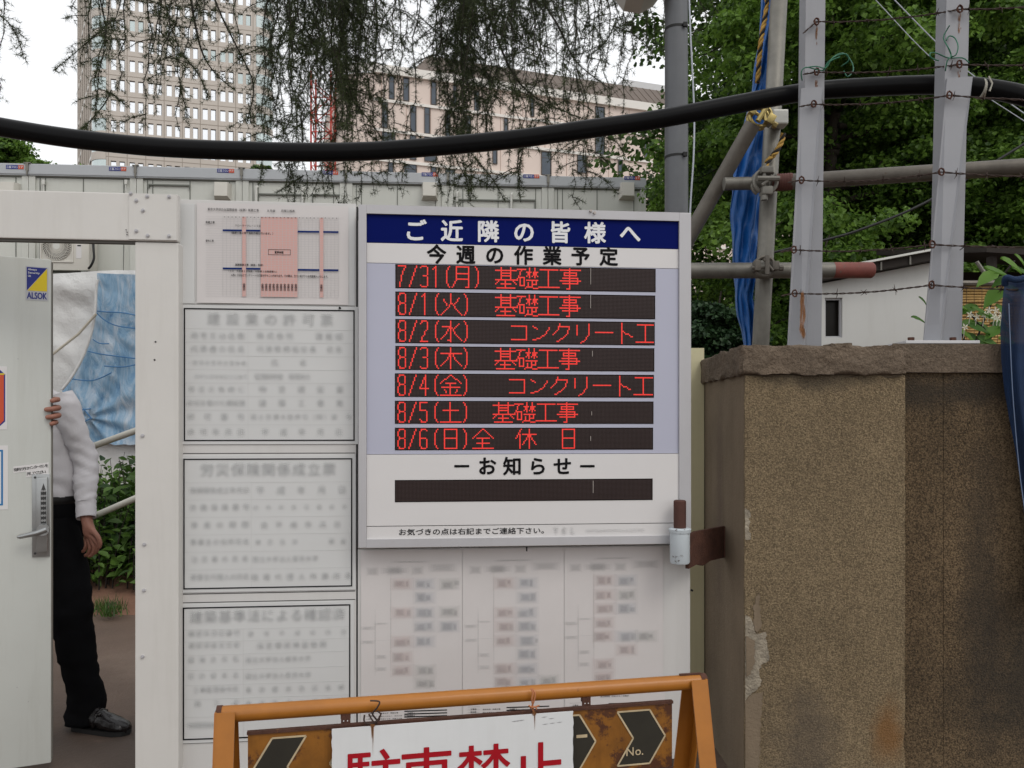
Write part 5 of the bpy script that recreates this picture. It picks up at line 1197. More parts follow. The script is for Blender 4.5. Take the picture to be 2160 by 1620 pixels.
# ================================================================== SITE CABINS
CK = .075; CPl = Plane(((60 - CX) / F * 12.5, 12.5), CK)
xa = CPl.at(60, 360)[0]; xe = CPl.at(1363, 380)[0]; UW = (xe - xa) / 6
ztop = CPl.at(700, 361)[1]; zf = CPl.at(700, 383)[1]
lines_px = {0: [], }
VENT = {-1: 15, 1: 466, 3: 906, 5: 1325}
LABS = ['grey site cabin at the left edge, above the ivory lintel', 'grey site cabin with hanging strap clips, above the air conditioner', 'grey site cabin with a lidded panel and vent hood, above the bolted joint plate',
        'grey site cabin above the pink schedule poster, crossed by thick cedar sprays', 'grey site cabin with vent hood, above the left half of the message board', 'grey site cabin with pale door frame, above the middle of the message board', 'grey site cabin at the row end beside the lamp post, with vent hood']
for i in range(-1, 6):
    X0 = xa + i * UW; X1_ = X0 + UW
    r = thing('site_cabin', CPl.M @ Vector((X0 + UW / 2, 1.5, 0)), LABS[i + 1], 'cabin', 'site cabins in a row behind the gate')
    m = MB(CPl.M); m.box(X0 + .002, .03, 0, X1_ - .002, 3.0, zf); build('wall', m, M['cabin'], r)
    m = MB(CPl.M); m.box(X0 + .002, -.03, zf + .001, X1_ - .002, 3.05, ztop, .012); m.box(X0 + .004, -.02, zf - .012, X1_ - .004, 0.0, zf - .001); build('roof_fascia', m, M['fascia'], r)
    m = MB(CPl.M)
    for xx in (X0 + .004, X1_ - .10): m.box(xx, .0, 0, xx + .096, .029, zf - .013, .004)
    build('corner_post', m, M['cabin'], r)
    m = MB(CPl.M)
    for xx in (X0 + .24, X0 + UW * .5, X1_ - .2, X0 + .16): m.box(xx - .006, .022, 0, xx + .006, .031, zf - .02)
    m.box(X0 + .1, .022, zf - .035, X1_ - .1, .031, zf - .02); m.box(X0 + .1, .022, 2.68, X1_ - .1, .031, 2.72)
    build('panel_joint', m, M['cabin_line'], r)
    if i in VENT:
        q = CPl.at(VENT[i], 400, .1); m = MB(CPl.M)
        m.add([(q[0] - .10, -.12, q[1] - .10), (q[0] + .10, -.12, q[1] - .10), (q[0] + .10, -.10, q[1] + .12), (q[0] - .10, -.10, q[1] + .12), (q[0] - .13, .03, q[1] - .14), (q[0] + .13, .03, q[1] - .14), (q[0] + .13, .03, q[1] + .13), (q[0] - .13, .03, q[1] + .13)],
              [(0, 1, 2, 3), (1, 5, 6, 2), (4, 0, 3, 7), (3, 2, 6, 7), (4, 5, 1, 0)]); build('vent_hood', m, M['ac'], r)
    # name plate
    q = CPl.at([30, 30, 247, 475, 695, 906, 1120, 1333][i + 2], 352 + (i + 1) * 3.9, .04)
    m = MB(CPl.M); m.box(q[0] - .125, -.036, q[1] - .03, q[0] + .055, -.028, q[1] + .03); pl_ = build('nameplate', m, M['stk_blue'], r)
    m = MB(CPl.M); m.box(q[0] + .0552, -.036, q[1] - .03, q[0] + .135, -.028, q[1] + .03); build('red_end', m, M['stk_orange'], pl_)
    m = MB(CPl.M); fit(m, '三協フロンテア', q[0] - .115, q[1] - .020, q[0] + .125, q[1] + .020, -.0375, .01); build('lettering', m, M['white_ink'], pl_)
    m = MB(CPl.M); m.box(X0 - .02, -.055, zf + .05, X0 + .02, -.031, ztop + .004); m.box(X0 - .05, -.05, ztop + .001, X0 + .05, -.01, ztop + .014); m.tube([(X0, -.045, zf + .06), (X0, -.045, zf - .01)], .013, 8); build('roof_clip', m, M['galv'], r)
    if i == 0:
        for px in (91, 265):
            q = CPl.at(px, 383, .03); m = MB(CPl.M); m.box(q[0] - .02, -.03, q[1] - .04, q[0] + .02, .0, q[1] + .03); m.tube([(q[0], -.02, q[1] - .04), (q[0] - .03, -.02, q[1] - 1.8)], .007, 6); build('strap_clip', m, M['lamp'], r)
    fr = {1: [(314, 388, 398, 397)], 2: [(545, 408, 636, 700), (660, 409, 720, 700)], 3: [], 4: [(968, 420, 1076, 700), (1082, 420, 1128, 700)], 5: []}.get(i, [])
    if fr:
        m = MB(CPl.M); mw = MB(CPl.M)
        for a, b, c, d in fr:
            r_ = CPl.rect(a, b, c, d, .01); m.box(r_[0], .0, r_[3] - .022, r_[2], .031, r_[3]); m.box(r_[0] - .014, .0, r_[1], r_[0] - .0005, .031, r_[3]); m.box(r_[2] + .0005, .0, r_[1], r_[2] + .014, .031, r_[3])
            if c - a > 85 and b > 400:
                for xx in (r_[0] - .03, r_[2] + .02): mw.tube([(xx, -.02, r_[3] - .3), (xx, -.02, r_[3] + .08), (xx + .02, -.0, r_[3] + .11)], .02, 8)
        build('door_frame', m, M['cabin_line'], r)
        if mw.v: build('door_stay', mw, M['lamp'], r)
# air conditioner
AP = Plane((CPl.pt(136, 540).x, CPl.pt(136, 540).y - .35), CK)
x0, z0, x1, z1 = AP.rect(84, 468, 188, 570, .0)
ac = thing('air_conditioner', AP.M @ Vector(((x0 + x1) / 2, 0, z0)), 'beige air conditioner outdoor unit with round fan under the lintel', 'air conditioner')
m = MB(AP.M); m.box(x0, .0, z0, x1, .30, z1, .012); build('case', m, M['ac'], ac, auto=40)
fc = AP.at(119, 519, .02); fr_ = abs(AP.at(150, 519)[0] - fc[0]) * 1.02
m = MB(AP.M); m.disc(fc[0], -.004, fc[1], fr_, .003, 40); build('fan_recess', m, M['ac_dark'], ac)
m = MB(AP.M)
for k in range(36):
    a0 = 2 * math.pi * k / 36; m.tube([(fc[0] + math.cos(a0 + .75 * t) * fr_ * (.22 + .80 * t), -.012, fc[1] + math.sin(a0 + .75 * t) * fr_ * (.22 + .80 * t)) for t in (0, .25, .5, .75, 1)], .006, 5)
for rr in (.5, .75, 1.0): m.tube([(fc[0] + math.cos(a) * fr_ * rr, -.010, fc[1] + math.sin(a) * fr_ * rr) for a in [2 * math.pi * k / 32 for k in range(33)]], .004, 5)
g_ = fr_ * 1.06
for a, b, c, d in ((-g_, g_, g_, g_ + .02), (-g_, -g_ - .02, g_, -g_), (-g_ - .02, -g_ - .02, -g_ - .0005, g_ + .02), (g_ + .0005, -g_ - .02, g_ + .02, g_ + .02)): m.box(fc[0] + a, -.016, fc[1] + b, fc[0] + c, -.001, fc[1] + d)
build('fan_grille', m, M['ac'], ac, auto=40)
m = MB(AP.M); m.disc(fc[0], -.02, fc[1], fr_ * .24, .012, 24); build('fan_hub', m, M['lamp'], ac)
m = MB(AP.M); q = AP.rect(161, 516, 172, 545); m.box(q[0], -.004, q[1], q[2], 0.001, q[3]); build('label_strip', m, M['sign_white'], ac)
m = MB(AP.M); q = AP.rect(163.5, 517, 171, 519.5); m.box(q[0], -.0065, q[1], q[2], -.0042, q[3]); build('badge', m, M['black'], ac)
m = MB(AP.M); m.box(x0 - .25, -.05, z0 - .08, x1 + .12, .33, z0 - .05); m.box(x0 + .05, -.02, z0 - .05, x0 + .11, .3, z0 - .001); m.box(x1 - .11, -.02, z0 - .05, x1 - .05, .3, z0 - .001); build('bracket', m, M['cabin_line'], ac)
m = MB(); m.tube(smoothpath([P(196, 480, 12.3), P(197, 520, 12.2), P(198, 545, 12.15), P(192, 560, 12.15), P(187, 566, 12.2)], 6), .018, 8); build('hose', m, M['strap'], ac, smooth=True)

# ================================================================== SHEETS BEHIND THE DOOR
bl_ = [(590, 208), (610, 205), (655, 203), (700, 195), (740, 182), (770, 168), (800, 150), (822, 133), (832, 140), (850, 150), (880, 152), (935, 160)]
def bl_at(y):
    y = max(y, 590)
    for a, b in zip(bl_, bl_[1:]):
        if a[0] <= y <= b[0]: return a[1] + (b[1] - a[1]) * (y - a[0]) / (b[0] - a[0])
    return bl_[-1][1]
def wrk(p, s): return .10 * mnoise.noise((p.x * 1.2, p.z * .9, s)) + .045 * mnoise.noise((p.x * 3 + p.z * 2, p.z * 3, s)) + .02 * mnoise.noise((p.x * 9 + p.z * 7, p.z * 5, s))
m = MB()
def wsh(u, v):
    p = P(-60 + u * 560, 574 + 6 * math.sin(u * 9) + v * 420, 9.2); return p + Vector((0, wrk(p, 2) + .05 * math.sin(v * 30 + u * 5) * max(0, .25 - v) * 4, 0))
m.grid(wsh, 90, 70); tag(build('white_sheet', m, M['whitesheet'], smooth=True), 'white plastic sheeting hung behind the open door', 'sheet')
bs_ = thing('blue_sheet', P(230, 935, 9.0), 'pale blue netted sheet hung over the white sheeting, seen through the doorway', 'sheet')
m = MB(); pk = P(190, 880, 9.0)
def bsh(u, v):
    y = 577 + v * (361 + 6 * mnoise.noise((u * 12, 0, 1))); x = bl_at(min(y, 935)) + u * (480 - bl_at(min(y, 935))); p = P(x, y + 5 * math.sin(u * 3) * (1 - v), 9.0)
    d = (p - pk); rr = max(.05, d.length); an = math.atan2(d.z, d.x)
    return p + Vector((0, wrk(p, 5) * .8 + .035 * math.sin(an * 9) * math.exp(-rr * 1.2) - .05 * math.exp(-rr * 4), 0))
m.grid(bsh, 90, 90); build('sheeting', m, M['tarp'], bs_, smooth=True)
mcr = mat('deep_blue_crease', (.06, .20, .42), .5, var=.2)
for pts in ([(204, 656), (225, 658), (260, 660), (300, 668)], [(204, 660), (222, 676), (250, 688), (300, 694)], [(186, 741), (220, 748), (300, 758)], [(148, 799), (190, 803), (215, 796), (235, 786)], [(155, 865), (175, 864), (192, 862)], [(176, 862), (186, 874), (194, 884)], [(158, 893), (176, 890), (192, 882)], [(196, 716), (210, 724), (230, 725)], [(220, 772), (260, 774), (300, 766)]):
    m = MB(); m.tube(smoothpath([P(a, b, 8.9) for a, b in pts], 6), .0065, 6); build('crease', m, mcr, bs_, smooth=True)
m = MB(); m.tube(smoothpath([P(b - 2, a, 8.86) for a, b in bl_[:8]], 6), .016, 6); build('corded_hem', m, M['whitesheet'], bs_, smooth=True)
m = MB(); m.tube([P(203, 662, 8.8), P(165, 705, 8.8), P(110, 748, 8.75), P(40, 800, 8.7)], .014, 6); build('tie_rope', m, mat('beige_rope', (.5, .46, .38), .8), bs_)
hr = thing('handrail', P(230, 1300, 7.0) * Vector((1, 1, 0)), 'pale sloping handrail pipes beside the weeds inside the gate', 'handrail')
for a, b in (((150, 958), (420, 860)), ((150, 1110), (420, 993))):
    m = MB(); m.tube([P(*a, 6.1), P(*b, 5.8)], .024, 14); build('rail', m, M['rail'], hr, smooth=True)
for px in (300, 400):
    q = P(px, 904 if px == 300 else 868, 5.95 if px == 300 else 5.83); m = MB(); m.tube([(q.x, q.y, 0), q], .03, 12); build('post', m, M['rail'], hr, smooth=True)

# ================================================================== FOLIAGE TOOLS
def leaves(C, N, size, aspect=.6, jit=.25, shape='leaf', up=.5, droop=0.0):
    """C: n x 3 centres, N: n x 3 facing directions; returns V, F of folded leaves"""
    n = len(C); s = size * (1 + jit * nr.uniform(-1, 1, n))[:, None]
    N = N / np.maximum(1e-6, np.linalg.norm(N, axis=1))[:, None]
    T = nr.normal(size=(n, 3)); T[:, 2] -= droop; T -= N * (T * N).sum(1)[:, None]; T /= np.maximum(1e-6, np.linalg.norm(T, axis=1))[:, None]; B = np.cross(N, T)
    if shape == 'fan':
        pr_ = [(-.5, 0, 0), (.15, -.55, .08), (.5, -.28, .02), (.42, 0, -.06), (.5, .28, .02), (.15, .55, .08)]; fc = [(0, 1, 2, 3), (0, 3, 4, 5)]
    else:
        pr_ = [(-.5, 0, 0), (-.12, -aspect * .5, .10), (.22, -aspect * .40, .07), (.55, 0, -.08), (.22, aspect * .40, .07), (-.12, aspect * .5, .10)]; fc = [(0, 1, 2, 3), (0, 3, 4, 5)]
    V = np.stack([C + s * (a * T + b * B + c * N) for a, b, c in pr_], 1).reshape(-1, 3)
    base = (np.arange(n) * len(pr_))[:, None]
    Fc = np.concatenate([base + np.array(f)[None] for f in fc]).tolist()
    return V, Fc
def build_np(name, V, Fc, mt, parent=None, origin=None):
    return build(name, (V, Fc), mt, parent, origin)

def broad_tree(name, label, group, base, H, crown_r, z0, z1, nb, seed, mt, leaf=.085, per=80, clump=.34, trunk=.16, cat='tree', yb=0.0):
    """trunk, limbs and leaf sprays spread through a crown; boughs start along the trunk and arch outward"""
    q = random.Random(seed); r = thing(name, base, label, cat, group); b = Vector(base)
    m = MB(); tp = [b + Vector((.15 * math.sin(i * .9 + seed), .1 * math.cos(i * 1.1 + seed), H * i / 8)) for i in range(9)]
    m.tube(tp, [trunk * (1 - .85 * i / 8) for i in range(9)], 12)
    Cs = []; Ns = []
    for k in range(nb):
        h = z0 + (z1 - z0) * ((k + .5) / nb) ** .9; az = q.uniform(0, 2 * math.pi); t = (h - z0) / max(.1, z1 - z0)
        rad = crown_r * (.55 + .6 * math.sin(math.pi * min(1, .12 + .86 * t)) ** .8) * q.uniform(.72, 1.12) * (.45 if t > .9 else 1)
        st = b + Vector((0, 0, min(h - .2 * rad, H * .97))); d = Vector((math.cos(az), math.sin(az), 0))
        pts = [st + d * rad * s - Vector((0, 0, -(.42 * s - .55 * s * s) * rad * .75)) for s in (0, .25, .5, .75, 1)]
        m.tube(pts, [.045, .034, .024, .014, .006], 6)
        for s in np.linspace(.22, 1.0, 9):
            i = min(3, int(s * 4)); c = pts[i].lerp(pts[i + 1], s * 4 - i)
            for _ in range(2):
                off = Vector((q.gauss(0, 1), q.gauss(0, 1), q.gauss(0, .5))) * clump * .8 * (.4 + s * .7)
                cc = c + off; n = int(per * q.uniform(.5, 1.1)); rr = clump * q.uniform(.55, 1.05)
                p = nr.normal(size=(n, 3)); p /= np.linalg.norm(p, axis=1)[:, None]; p *= (nr.uniform(0, 1, n) ** .45)[:, None] * rr * np.array([1.15, 1.15, .55])
                p[:, 2] -= (p[:, 0] ** 2 + p[:, 1] ** 2) * .35 / rr
                Cs.append(np.array(cc) + p); nn_ = p * .6 / rr + nr.normal(size=(n, 3)) * .45; nn_[:, 2] += .75; Ns.append(nn_)
    build('trunk', m, M['bark'], r, smooth=True)
    V, Fc = leaves(np.concatenate(Cs), np.concatenate(Ns), leaf, .55, .3, 'fan')
    build_np('crown', V, Fc, mt, r); return r

# ---- ginkgo trees on the right
broad_tree('ginkgo_tree', 'tall ginkgo tree directly behind the scaffold and the post on the pier', 'ginkgo trees behind the wall', (4.55, 11.2, 0), 11, 2.15, 2.6, 10.5, 62, 21, M['ginkgo'], .058, 230, .36)
broad_tree('ginkgo_tree', 'tall ginkgo tree behind the wall, beyond the post with base plate', 'ginkgo trees behind the wall', (8.1, 11.8, 0), 11, 2.3, 2.7, 10.5, 60, 33, M['ginkgo'], .058, 240, .38)
broad_tree('background_tree', 'darker broadleaf tree standing behind the ginkgo trees', 'dark trees behind the ginkgos', (6.6, 16.0, 0), 13, 3.6, 2.2, 12, 52, 41, M['ginkgo2'], .10, 170, .6)
broad_tree('background_tree', 'darker broadleaf tree at the right behind the ginkgo trees', 'dark trees behind the ginkgos', (12.2, 17.0, 0), 13, 3.6, 1.8, 12, 46, 43, M['ginkgo2'], .10, 170, .6)
broad_tree('small_tree', 'dark bushy evergreen tree between the message board and the blue tarp', None, (P(1490, 700, 9.5).x, 9.5, 0), 2.9, .42, 1.2, 2.75, 26, 51, M['conifer'], .05, 90, .17, .06)
broad_tree('street_tree', 'sunlit green tree above the cabin roof at the left edge', None, (P(15, 330, 32).x, 32, 0), 13, 2.1, 8.6, 13.0, 26, 61, M['ginkgo'], .12, 130, .5)
broad_tree('distant_tree', 'small distant tree at the foot of the beige tower', None, (P(549, 350, 60).x, 60, 0), 21.0, .55, 18.5, 20.6, 12, 63, M['ginkgo2'], .22, 50, .35)

# ---- weeds inside the gate
q = random.Random(5); Cs = []; Ns = []; stems = MB()
for k in range(210):
    px = q.uniform(105, 420); Y = q.uniform(6.0, 7.6); x = (px - CX) / F * Y; h = q.uniform(.45, .98) * (1 if Y > 6.4 else .7)
    bp0 = Vector((x, Y, .1)); tipd = Vector((q.gauss(0, .16), q.gauss(0, .16), 1)); pts = [bp0 + tipd * h * t * Vector((t, t, 1)) if False else bp0 + Vector((tipd.x * h * t * t, tipd.y * h * t * t, h * t)) for t in (0, .33, .66, 1)]
    stems.tube(pts, [.006, .005, .004, .002], 4)
    n = int(26 * h / .9); tt = nr.uniform(.12, 1, n); an = nr.uniform(0, 6.28, n); rr = nr.uniform(.03, .13, n)
    c = np.array([tuple(bp0)]) + np.stack([tipd.x * h * tt ** 2 + np.cos(an) * rr, tipd.y * h * tt ** 2 + np.sin(an) * rr, h * tt], 1)
    Cs.append(c); nn_ = np.stack([np.cos(an) * .5, np.sin(an) * .5, np.full(n, .8)], 1) + nr.normal(size=(n, 3)) * .25; Ns.append(nn_)
wd = thing('weeds', (-3.2, 6.6, 0), 'leafy green weeds growing over the soil inside the gate', 'weeds'); wd['kind'] = 'stuff'
V, Fc = leaves(np.concatenate(Cs), np.concatenate(Ns), .095, .52, .45); build_np('leaves', V, Fc, M['weed'], wd); build('stems', stems, M['twig'], wd)
gb = MB()
for k in range(260):
    px = q.gauss(228, 18); Y = q.uniform(5.45, 5.8); x = (px - CX) / F * Y; a = q.uniform(0, 6.28); l = q.uniform(.03, .11); d = Vector((math.cos(a), math.sin(a), 0))
    p = Vector((x, Y, .03)); gb.add([p - d.cross(Vector((0, 0, 1))) * .004, p + d.cross(Vector((0, 0, 1))) * .004, p + d * l * .6 + Vector((0, 0, l))], [(0, 1, 2)])
tag(build('grass', gb, M['ginkgo2']), 'tuft of short grass at the soil edge beside the person', 'grass', kind='stuff')

# ---- plant at the right edge with broad leaves and white flowers
pl_ = thing('flowering_plant', (P(2090, 720, 3.9).x, 3.9, 0), 'broad leaved climbing plant with small white flowers behind the wall', 'plant')
LF = [(2130, 555, .11, -.6), (2150, 545, .07, .9), (2100, 572, .12, -.2), (2085, 585, .12, 2.6), (2150, 570, .09, .3), (2118, 592, .11, 2.9), (2098, 625, .13, 2.4), (2110, 618, .10, .4), (2065, 655, .09, .3), (2045, 652, .10, 2.8), (2040, 682, .09, 3.0), (2060, 692, .10, .2), (2085, 668, .12, -.1), (2075, 690, .10, .5), (2095, 700, .09, 2.5), (2035, 705, .10, .6), (2055, 715, .12, -.4), (2080, 718, .1, .2), (2110, 690, .11, .3), (2112, 655, .09, 1.0), (2140, 610, .09, .2), (2022, 645, .08, .2), (1934, 672, .055, .2), (2090, 735, .1, 1), (2050, 740, .12, 2), (2125, 720, .1, .3), (1945, 632, .04, .8)]
m = MB()
for i, (px, py, s, a) in enumerate(LF):
    c = P(px, py, 3.85 + .12 * math.sin(i * 2.1) - (.55 if px < 2000 else 0)); t = Vector((math.cos(a), -.25, -abs(math.sin(a)) * .6 - .15)).normalized(); n = Vector((.25 * math.sin(i), -.55, .8)).normalized(); n = (n - t * n.dot(t)).normalized(); b = n.cross(t)
    prf = [(0, 0), (.12, .22), (.32, .32), (.6, .24), (.85, .09), (1, 0)]
    vs = [c + t * s * (u - .4) * 1.1 - n * s * .25 * u * u for u, w in prf] + [c + t * s * (u - .4) * 1.1 + b * s * w + n * s * (.1 - .25 * u * u) for u, w in prf] + [c + t * s * (u - .4) * 1.1 - b * s * w + n * s * (.1 - .25 * u * u) for u, w in prf]
    m.add(vs, [(j, j + 1, j + 7, j + 6) for j in range(5)] + [(j + 1, j, j + 12, j + 13) for j in range(5)])
build('leaves', m, M['broad'], pl_, smooth=True)
m = MB()
for pts in ([(2060, 900), (2050, 760), (2070, 690), (2095, 630), (2110, 590), (2140, 550)], [(2090, 900), (2085, 720), (2060, 680), (2045, 655)], [(2085, 720), (2110, 680), (2120, 650)], [(2050, 760), (2030, 705), (2025, 660)]):
    m.tube(smoothpath([P(a, b, 3.9) for a, b in pts], 5), .005, 5)
base_ = P(2060, 900, 3.9); m.tube([(base_.x, 3.9, 0), base_], .008, 6); m.tube([(P(2090, 900, 3.9).x, 3.9, 0), P(2090, 900, 3.9)], .008, 6)
build('stem', m, M['twig'], pl_, smooth=True)
for i, (px, py) in enumerate(((2076, 664), (2097, 668), (2104, 672), (2060, 668), (2086, 655), (2046, 664), (2112, 664), (2035, 690), (2100, 655))):
    c = P(px, py, 3.74); m = MB()
    for k in range(5):
        a = 2 * math.pi * k / 5 + i; d = Vector((math.cos(a), 0, math.sin(a))); e2 = Vector((-math.sin(a), 0, math.cos(a)))
        m.add([c, c + d * .009 + e2 * .004 - Vector((0, .003, 0)), c + d * .021, c + d * .009 - e2 * .004 - Vector((0, .003, 0))], [(0, 1, 2, 3)])
    m.tube([c, c + Vector((.005, .02, -.05))], .0016, 4); build('flower', m, M['flower'], pl_)

# ================================================================== HOUSE, SHELTER, REED SCREEN behind the wall
HP = Plane((P(1840, 600, 6.5).x, 6.5), -.10)
hs_ = thing('white_house', HP.M @ Vector((0, 1, 0)), 'plain white low house with a narrow dark window behind the posts', 'house')
q = [HP.at(1733, 598), 0, 0, HP.at(1985, 550)]
xw0, xw1 = q[0][0], HP.at(1985, 600)[0]
wn0 = HP.rect(1740, 628, 1777, 712)
m = MB(HP.M)
zl = q[0][1]; zr = q[3][1]
def ztopat(x): return zl + (zr - zl) * (x - xw0) / (xw1 - xw0)
m.prism([(xw0, 0), (wn0[0], 0), (wn0[0], ztopat(wn0[0])), (xw0, zl)], 0, .45); m.prism([(wn0[2], 0), (xw1, 0), (xw1, zr), (wn0[2], ztopat(wn0[2]))], 0, .45)
m.prism([(wn0[0], 0), (wn0[2], 0), (wn0[2], wn0[1]), (wn0[0], wn0[1])], 0, .45); m.prism([(wn0[0], wn0[3]), (wn0[2], wn0[3]), (wn0[2], ztopat(wn0[2])), (wn0[0], ztopat(wn0[0]))], 0, .45)
build('wall', m, M['housewall'], hs_)
m = MB(HP.M); m.box(wn0[0], .10, wn0[1], wn0[2], .12, wn0[3]); wi = build('window', m, mat('dark_interior_glass', (.02, .017, .014), .25, var=.3, spec=.15), hs_)
m = MB(HP.M); w_ = .014
for a in ((wn0[0], wn0[1], wn0[0] + w_, wn0[3]), (wn0[2] - w_, wn0[1], wn0[2], wn0[3]), (wn0[0] + w_, wn0[3] - w_, wn0[2] - w_, wn0[3]), (wn0[0] + w_, wn0[1], wn0[2] - w_, wn0[1] + w_)): m.box(a[0], .03, a[1], a[2], .059, a[3])
build('frame', m, M['alu'], wi)
m = MB(HP.M); dz = .02
m.prism([(xw0 - .05, zl + .003), (xw1 + .0, zr + .003), (xw1 + .0, zr + .075), (xw0 - .05, zl + .065)], -.12, .55); rf = build('roof', m, M['darkwood'], hs_)
m = MB(HP.M); m.prism([(xw0 - .06, zl + .0655), (xw1 + .02, zr + .0755), (xw1 + .02, zr + .092), (xw0 - .06, zl + .082)], -.16, .58); build('edge_flashing', m, M['lamp'], rf)
m = MB(HP.M)
for k in range(4): x = xw0 + .2 + k * .22; m.tube([(x, -.13, ztopat(x) - .0), (x, -.13, ztopat(x) + .065)], .008, 6)
build('gutter_bracket', m, M['galv'], rf)
sh_ = thing('timber_shelter', (P(2130, 600, 7).x, 7.6, 0), 'dark timber lean-to shelter behind the reed screen at the right', 'shelter')
m = MB(); xl_, xr_ = P(2024, 600, 7).x, P(2500, 600, 7).x
m.add([(xl_, 6.6, 2.75), (xr_, 6.6, 2.62), (xr_, 8.6, 3.0), (xl_, 8.6, 3.15), (xl_, 6.6, 2.80), (xr_, 6.6, 2.67), (xr_, 8.6, 3.05), (xl_, 8.6, 3.20)], [(0, 3, 2, 1), (4, 5, 6, 7), (0, 1, 5, 4), (1, 2, 6, 5), (2, 3, 7, 6), (3, 0, 4, 7)]); build('roof', m, M['darkwood'], sh_)
m = MB(); m.box(xl_, 8.5, 0, xr_, 8.58, 2.95); build('back_wall', m, M['darkwood'], sh_)
m = MB(); m.tube([P(2060, 552, 6.6), P(2096, 604, 6.6)], .016, 8); build('strut', m, M['galv'], sh_)
m = MB(); m.tube([(xl_ + .1, 6.7, 0), (xl_ + .1, 6.7, 2.73)], .04, 8); m.tube([(xr_ - .1, 6.7, 0), (xr_ - .1, 6.7, 2.6)], .04, 8); build('post', m, M['darkwood'], sh_)
RP = Plane((P(2080, 650, 5.2).x, 5.2), 0)
x0, z0, x1, z1 = RP.rect(1985, 607, 2420, 900); x0 += RP.o.x; x1 += RP.o.x
rs = thing('reed_screen', (P(2080, 650, 5.2).x, 5.2, 0), 'yellow reed screen with thin wire grid behind the wall', 'screen')
m = MB()
for k in range(120):
    z = z1 - (z1 - .02) * k / 120; m.tube([(x0 + .3 * i / 1, 5.2 + .006 * mnoise.noise((i * 1.1, k, 0)), z + .008 * mnoise.noise((i * .8, k * .5, 3))) for i in range(int((x1 - x0) / .3) + 1)], .0092, 5)
build('reeds', m, M['reed'], rs, smooth=True)
m = MB()
for k in range(int((x1 - x0) / .05)): x = x0 + k * .05; m.tube([(x, 5.176, 0), (x, 5.176, z1)], .0015, 4)
build('wire_grid', m, M['wire'], rs)
m = MB(); m.tube([(x0, 5.18, z1 + .025), (x1, 5.18, z1 + .03)], .018, 8); m.box(x0, 5.17, 0, x0 + .04, 5.24, z1 + .02); m.box(x1 - .04, 5.17, 0, x1, 5.24, z1 + .02); build('frame', m, M['galv_dark'], rs)

# ================================================================== BEIGE TOWER
TK = .28; TP = Plane((P(222, 300, 146).x, 146), TK)
tw = thing('tower_block', TP.M @ Vector((15, 10, 0)), 'tall beige tower block with paired windows behind the cedar branches', 'tower')
xl_, xr_ = TP.at(224, 200)[0], TP.at(540, 200)[0]; ZT = 102.0
cols = [TP.at(c, 200)[0] for c in (248.5, 515.5)]; pitch = (cols[1] - cols[0]) / 7
fl = 3.72; z0w = TP.at(248.5, 253.6)[1]
m = MB(TP.M); m.box(xl_, .35, 0, xr_, 26, ZT); build('wall', m, M['tower_dark'], tw)
rows_ = [(i, z0w + i * fl) for i in range(-4, 8)]
ww, wh = 2.35, 2.08
m = MB(TP.M)                                           # cladding built round the openings
zl_lo = rows_[0][1] - wh
for ri, zt_ in rows_:
    m.box(xl_, 0, zt_, xr_, .36, zt_ + fl - wh)
    xprev = xl_
    for c in range(8):
        x = cols[0] + c * pitch; m.box(xprev, 0, zt_ - wh, x - ww / 2, .36, zt_); m.box(x - .27, .0, zt_ - wh, x + .27, .30, zt_); xprev = x + ww / 2
    m.box(xprev, 0, zt_ - wh, xr_, .36, zt_)
m.box(xl_, 0, 0, xr_, .36, zl_lo); m.box(xl_, 0, rows_[-1][1] + fl - wh, xr_, .36, ZT); build('cladding', m, M['tower'], tw)
m = MB(TP.M)
for ri, zt_ in rows_: m.box(xl_, -.02, zt_ + (fl - wh) * .40, xr_, .001, zt_ + (fl - wh) * .40 + .13)
for c in range(9): x = cols[0] + (c - .5) * pitch; m.box(x - .06, -.025, zl_lo - 8, x + .06, .001, rows_[-1][1] + 3)
build('cladding_joint', m, M['tower_line'], tw)
pane0 = None; q = random.Random(9)
for ri, zt_ in rows_:
    for c in range(8):
        x = cols[0] + c * pitch; m = MB(TP.M)
        m.box(x - ww / 2 + .02, .24, zt_ - wh + .02, x - .29, .27, zt_ - .16); m.box(x + .29, .24, zt_ - wh + .02, x + ww / 2 - .12, .27, zt_ - .16)
        build('window', m, M['glass'] if q.random() < .95 else M['glass_dim'], tw)
def cyl_corner(x, rr_, a0, a1, y, name, mt, za, zb, seg=8):
    m = MB(TP.M); pts = [(x + math.cos(a0 + (a1 - a0) * k / seg) * rr_, y - math.sin(a0 + (a1 - a0) * k / seg) * rr_) for k in range(seg + 1)]
    m.add([(a, b, za) for a, b in pts] + [(a, b, zb) for a, b in pts], [(k, k + 1, k + 2 + seg, k + 1 + seg) for k in range(seg)]); return m
for x, a0, a1 in ((xl_ - .05, math.pi, math.pi / 2), (xr_ + .05, math.pi / 2, 0)):
    mg = MB(); ms = MB()
    for ri, zt_ in rows_:
        a = cyl_corner(x, 2.9, a0, a1, 3.0, 'g', None, zt_ - wh, zt_ + .2); mg.raw(a.v, a.f)
        a = cyl_corner(x, 3.0, a0, a1, 3.0, 's', None, zt_ + .2, zt_ + fl - wh); ms.raw(a.v, a.f)
    a = cyl_corner(x, 3.0, a0, a1, 3.0, 's', None, 0, zl_lo); ms.raw(a.v, a.f)
    build('curved_glazing', mg, M['glass_dim'], tw, smooth=True); build('curved_spandrel', ms, M['tower'], tw, smooth=True)
SX = xl_ - 2.95
xs0 = TP.at(163, 200, -22)[0]
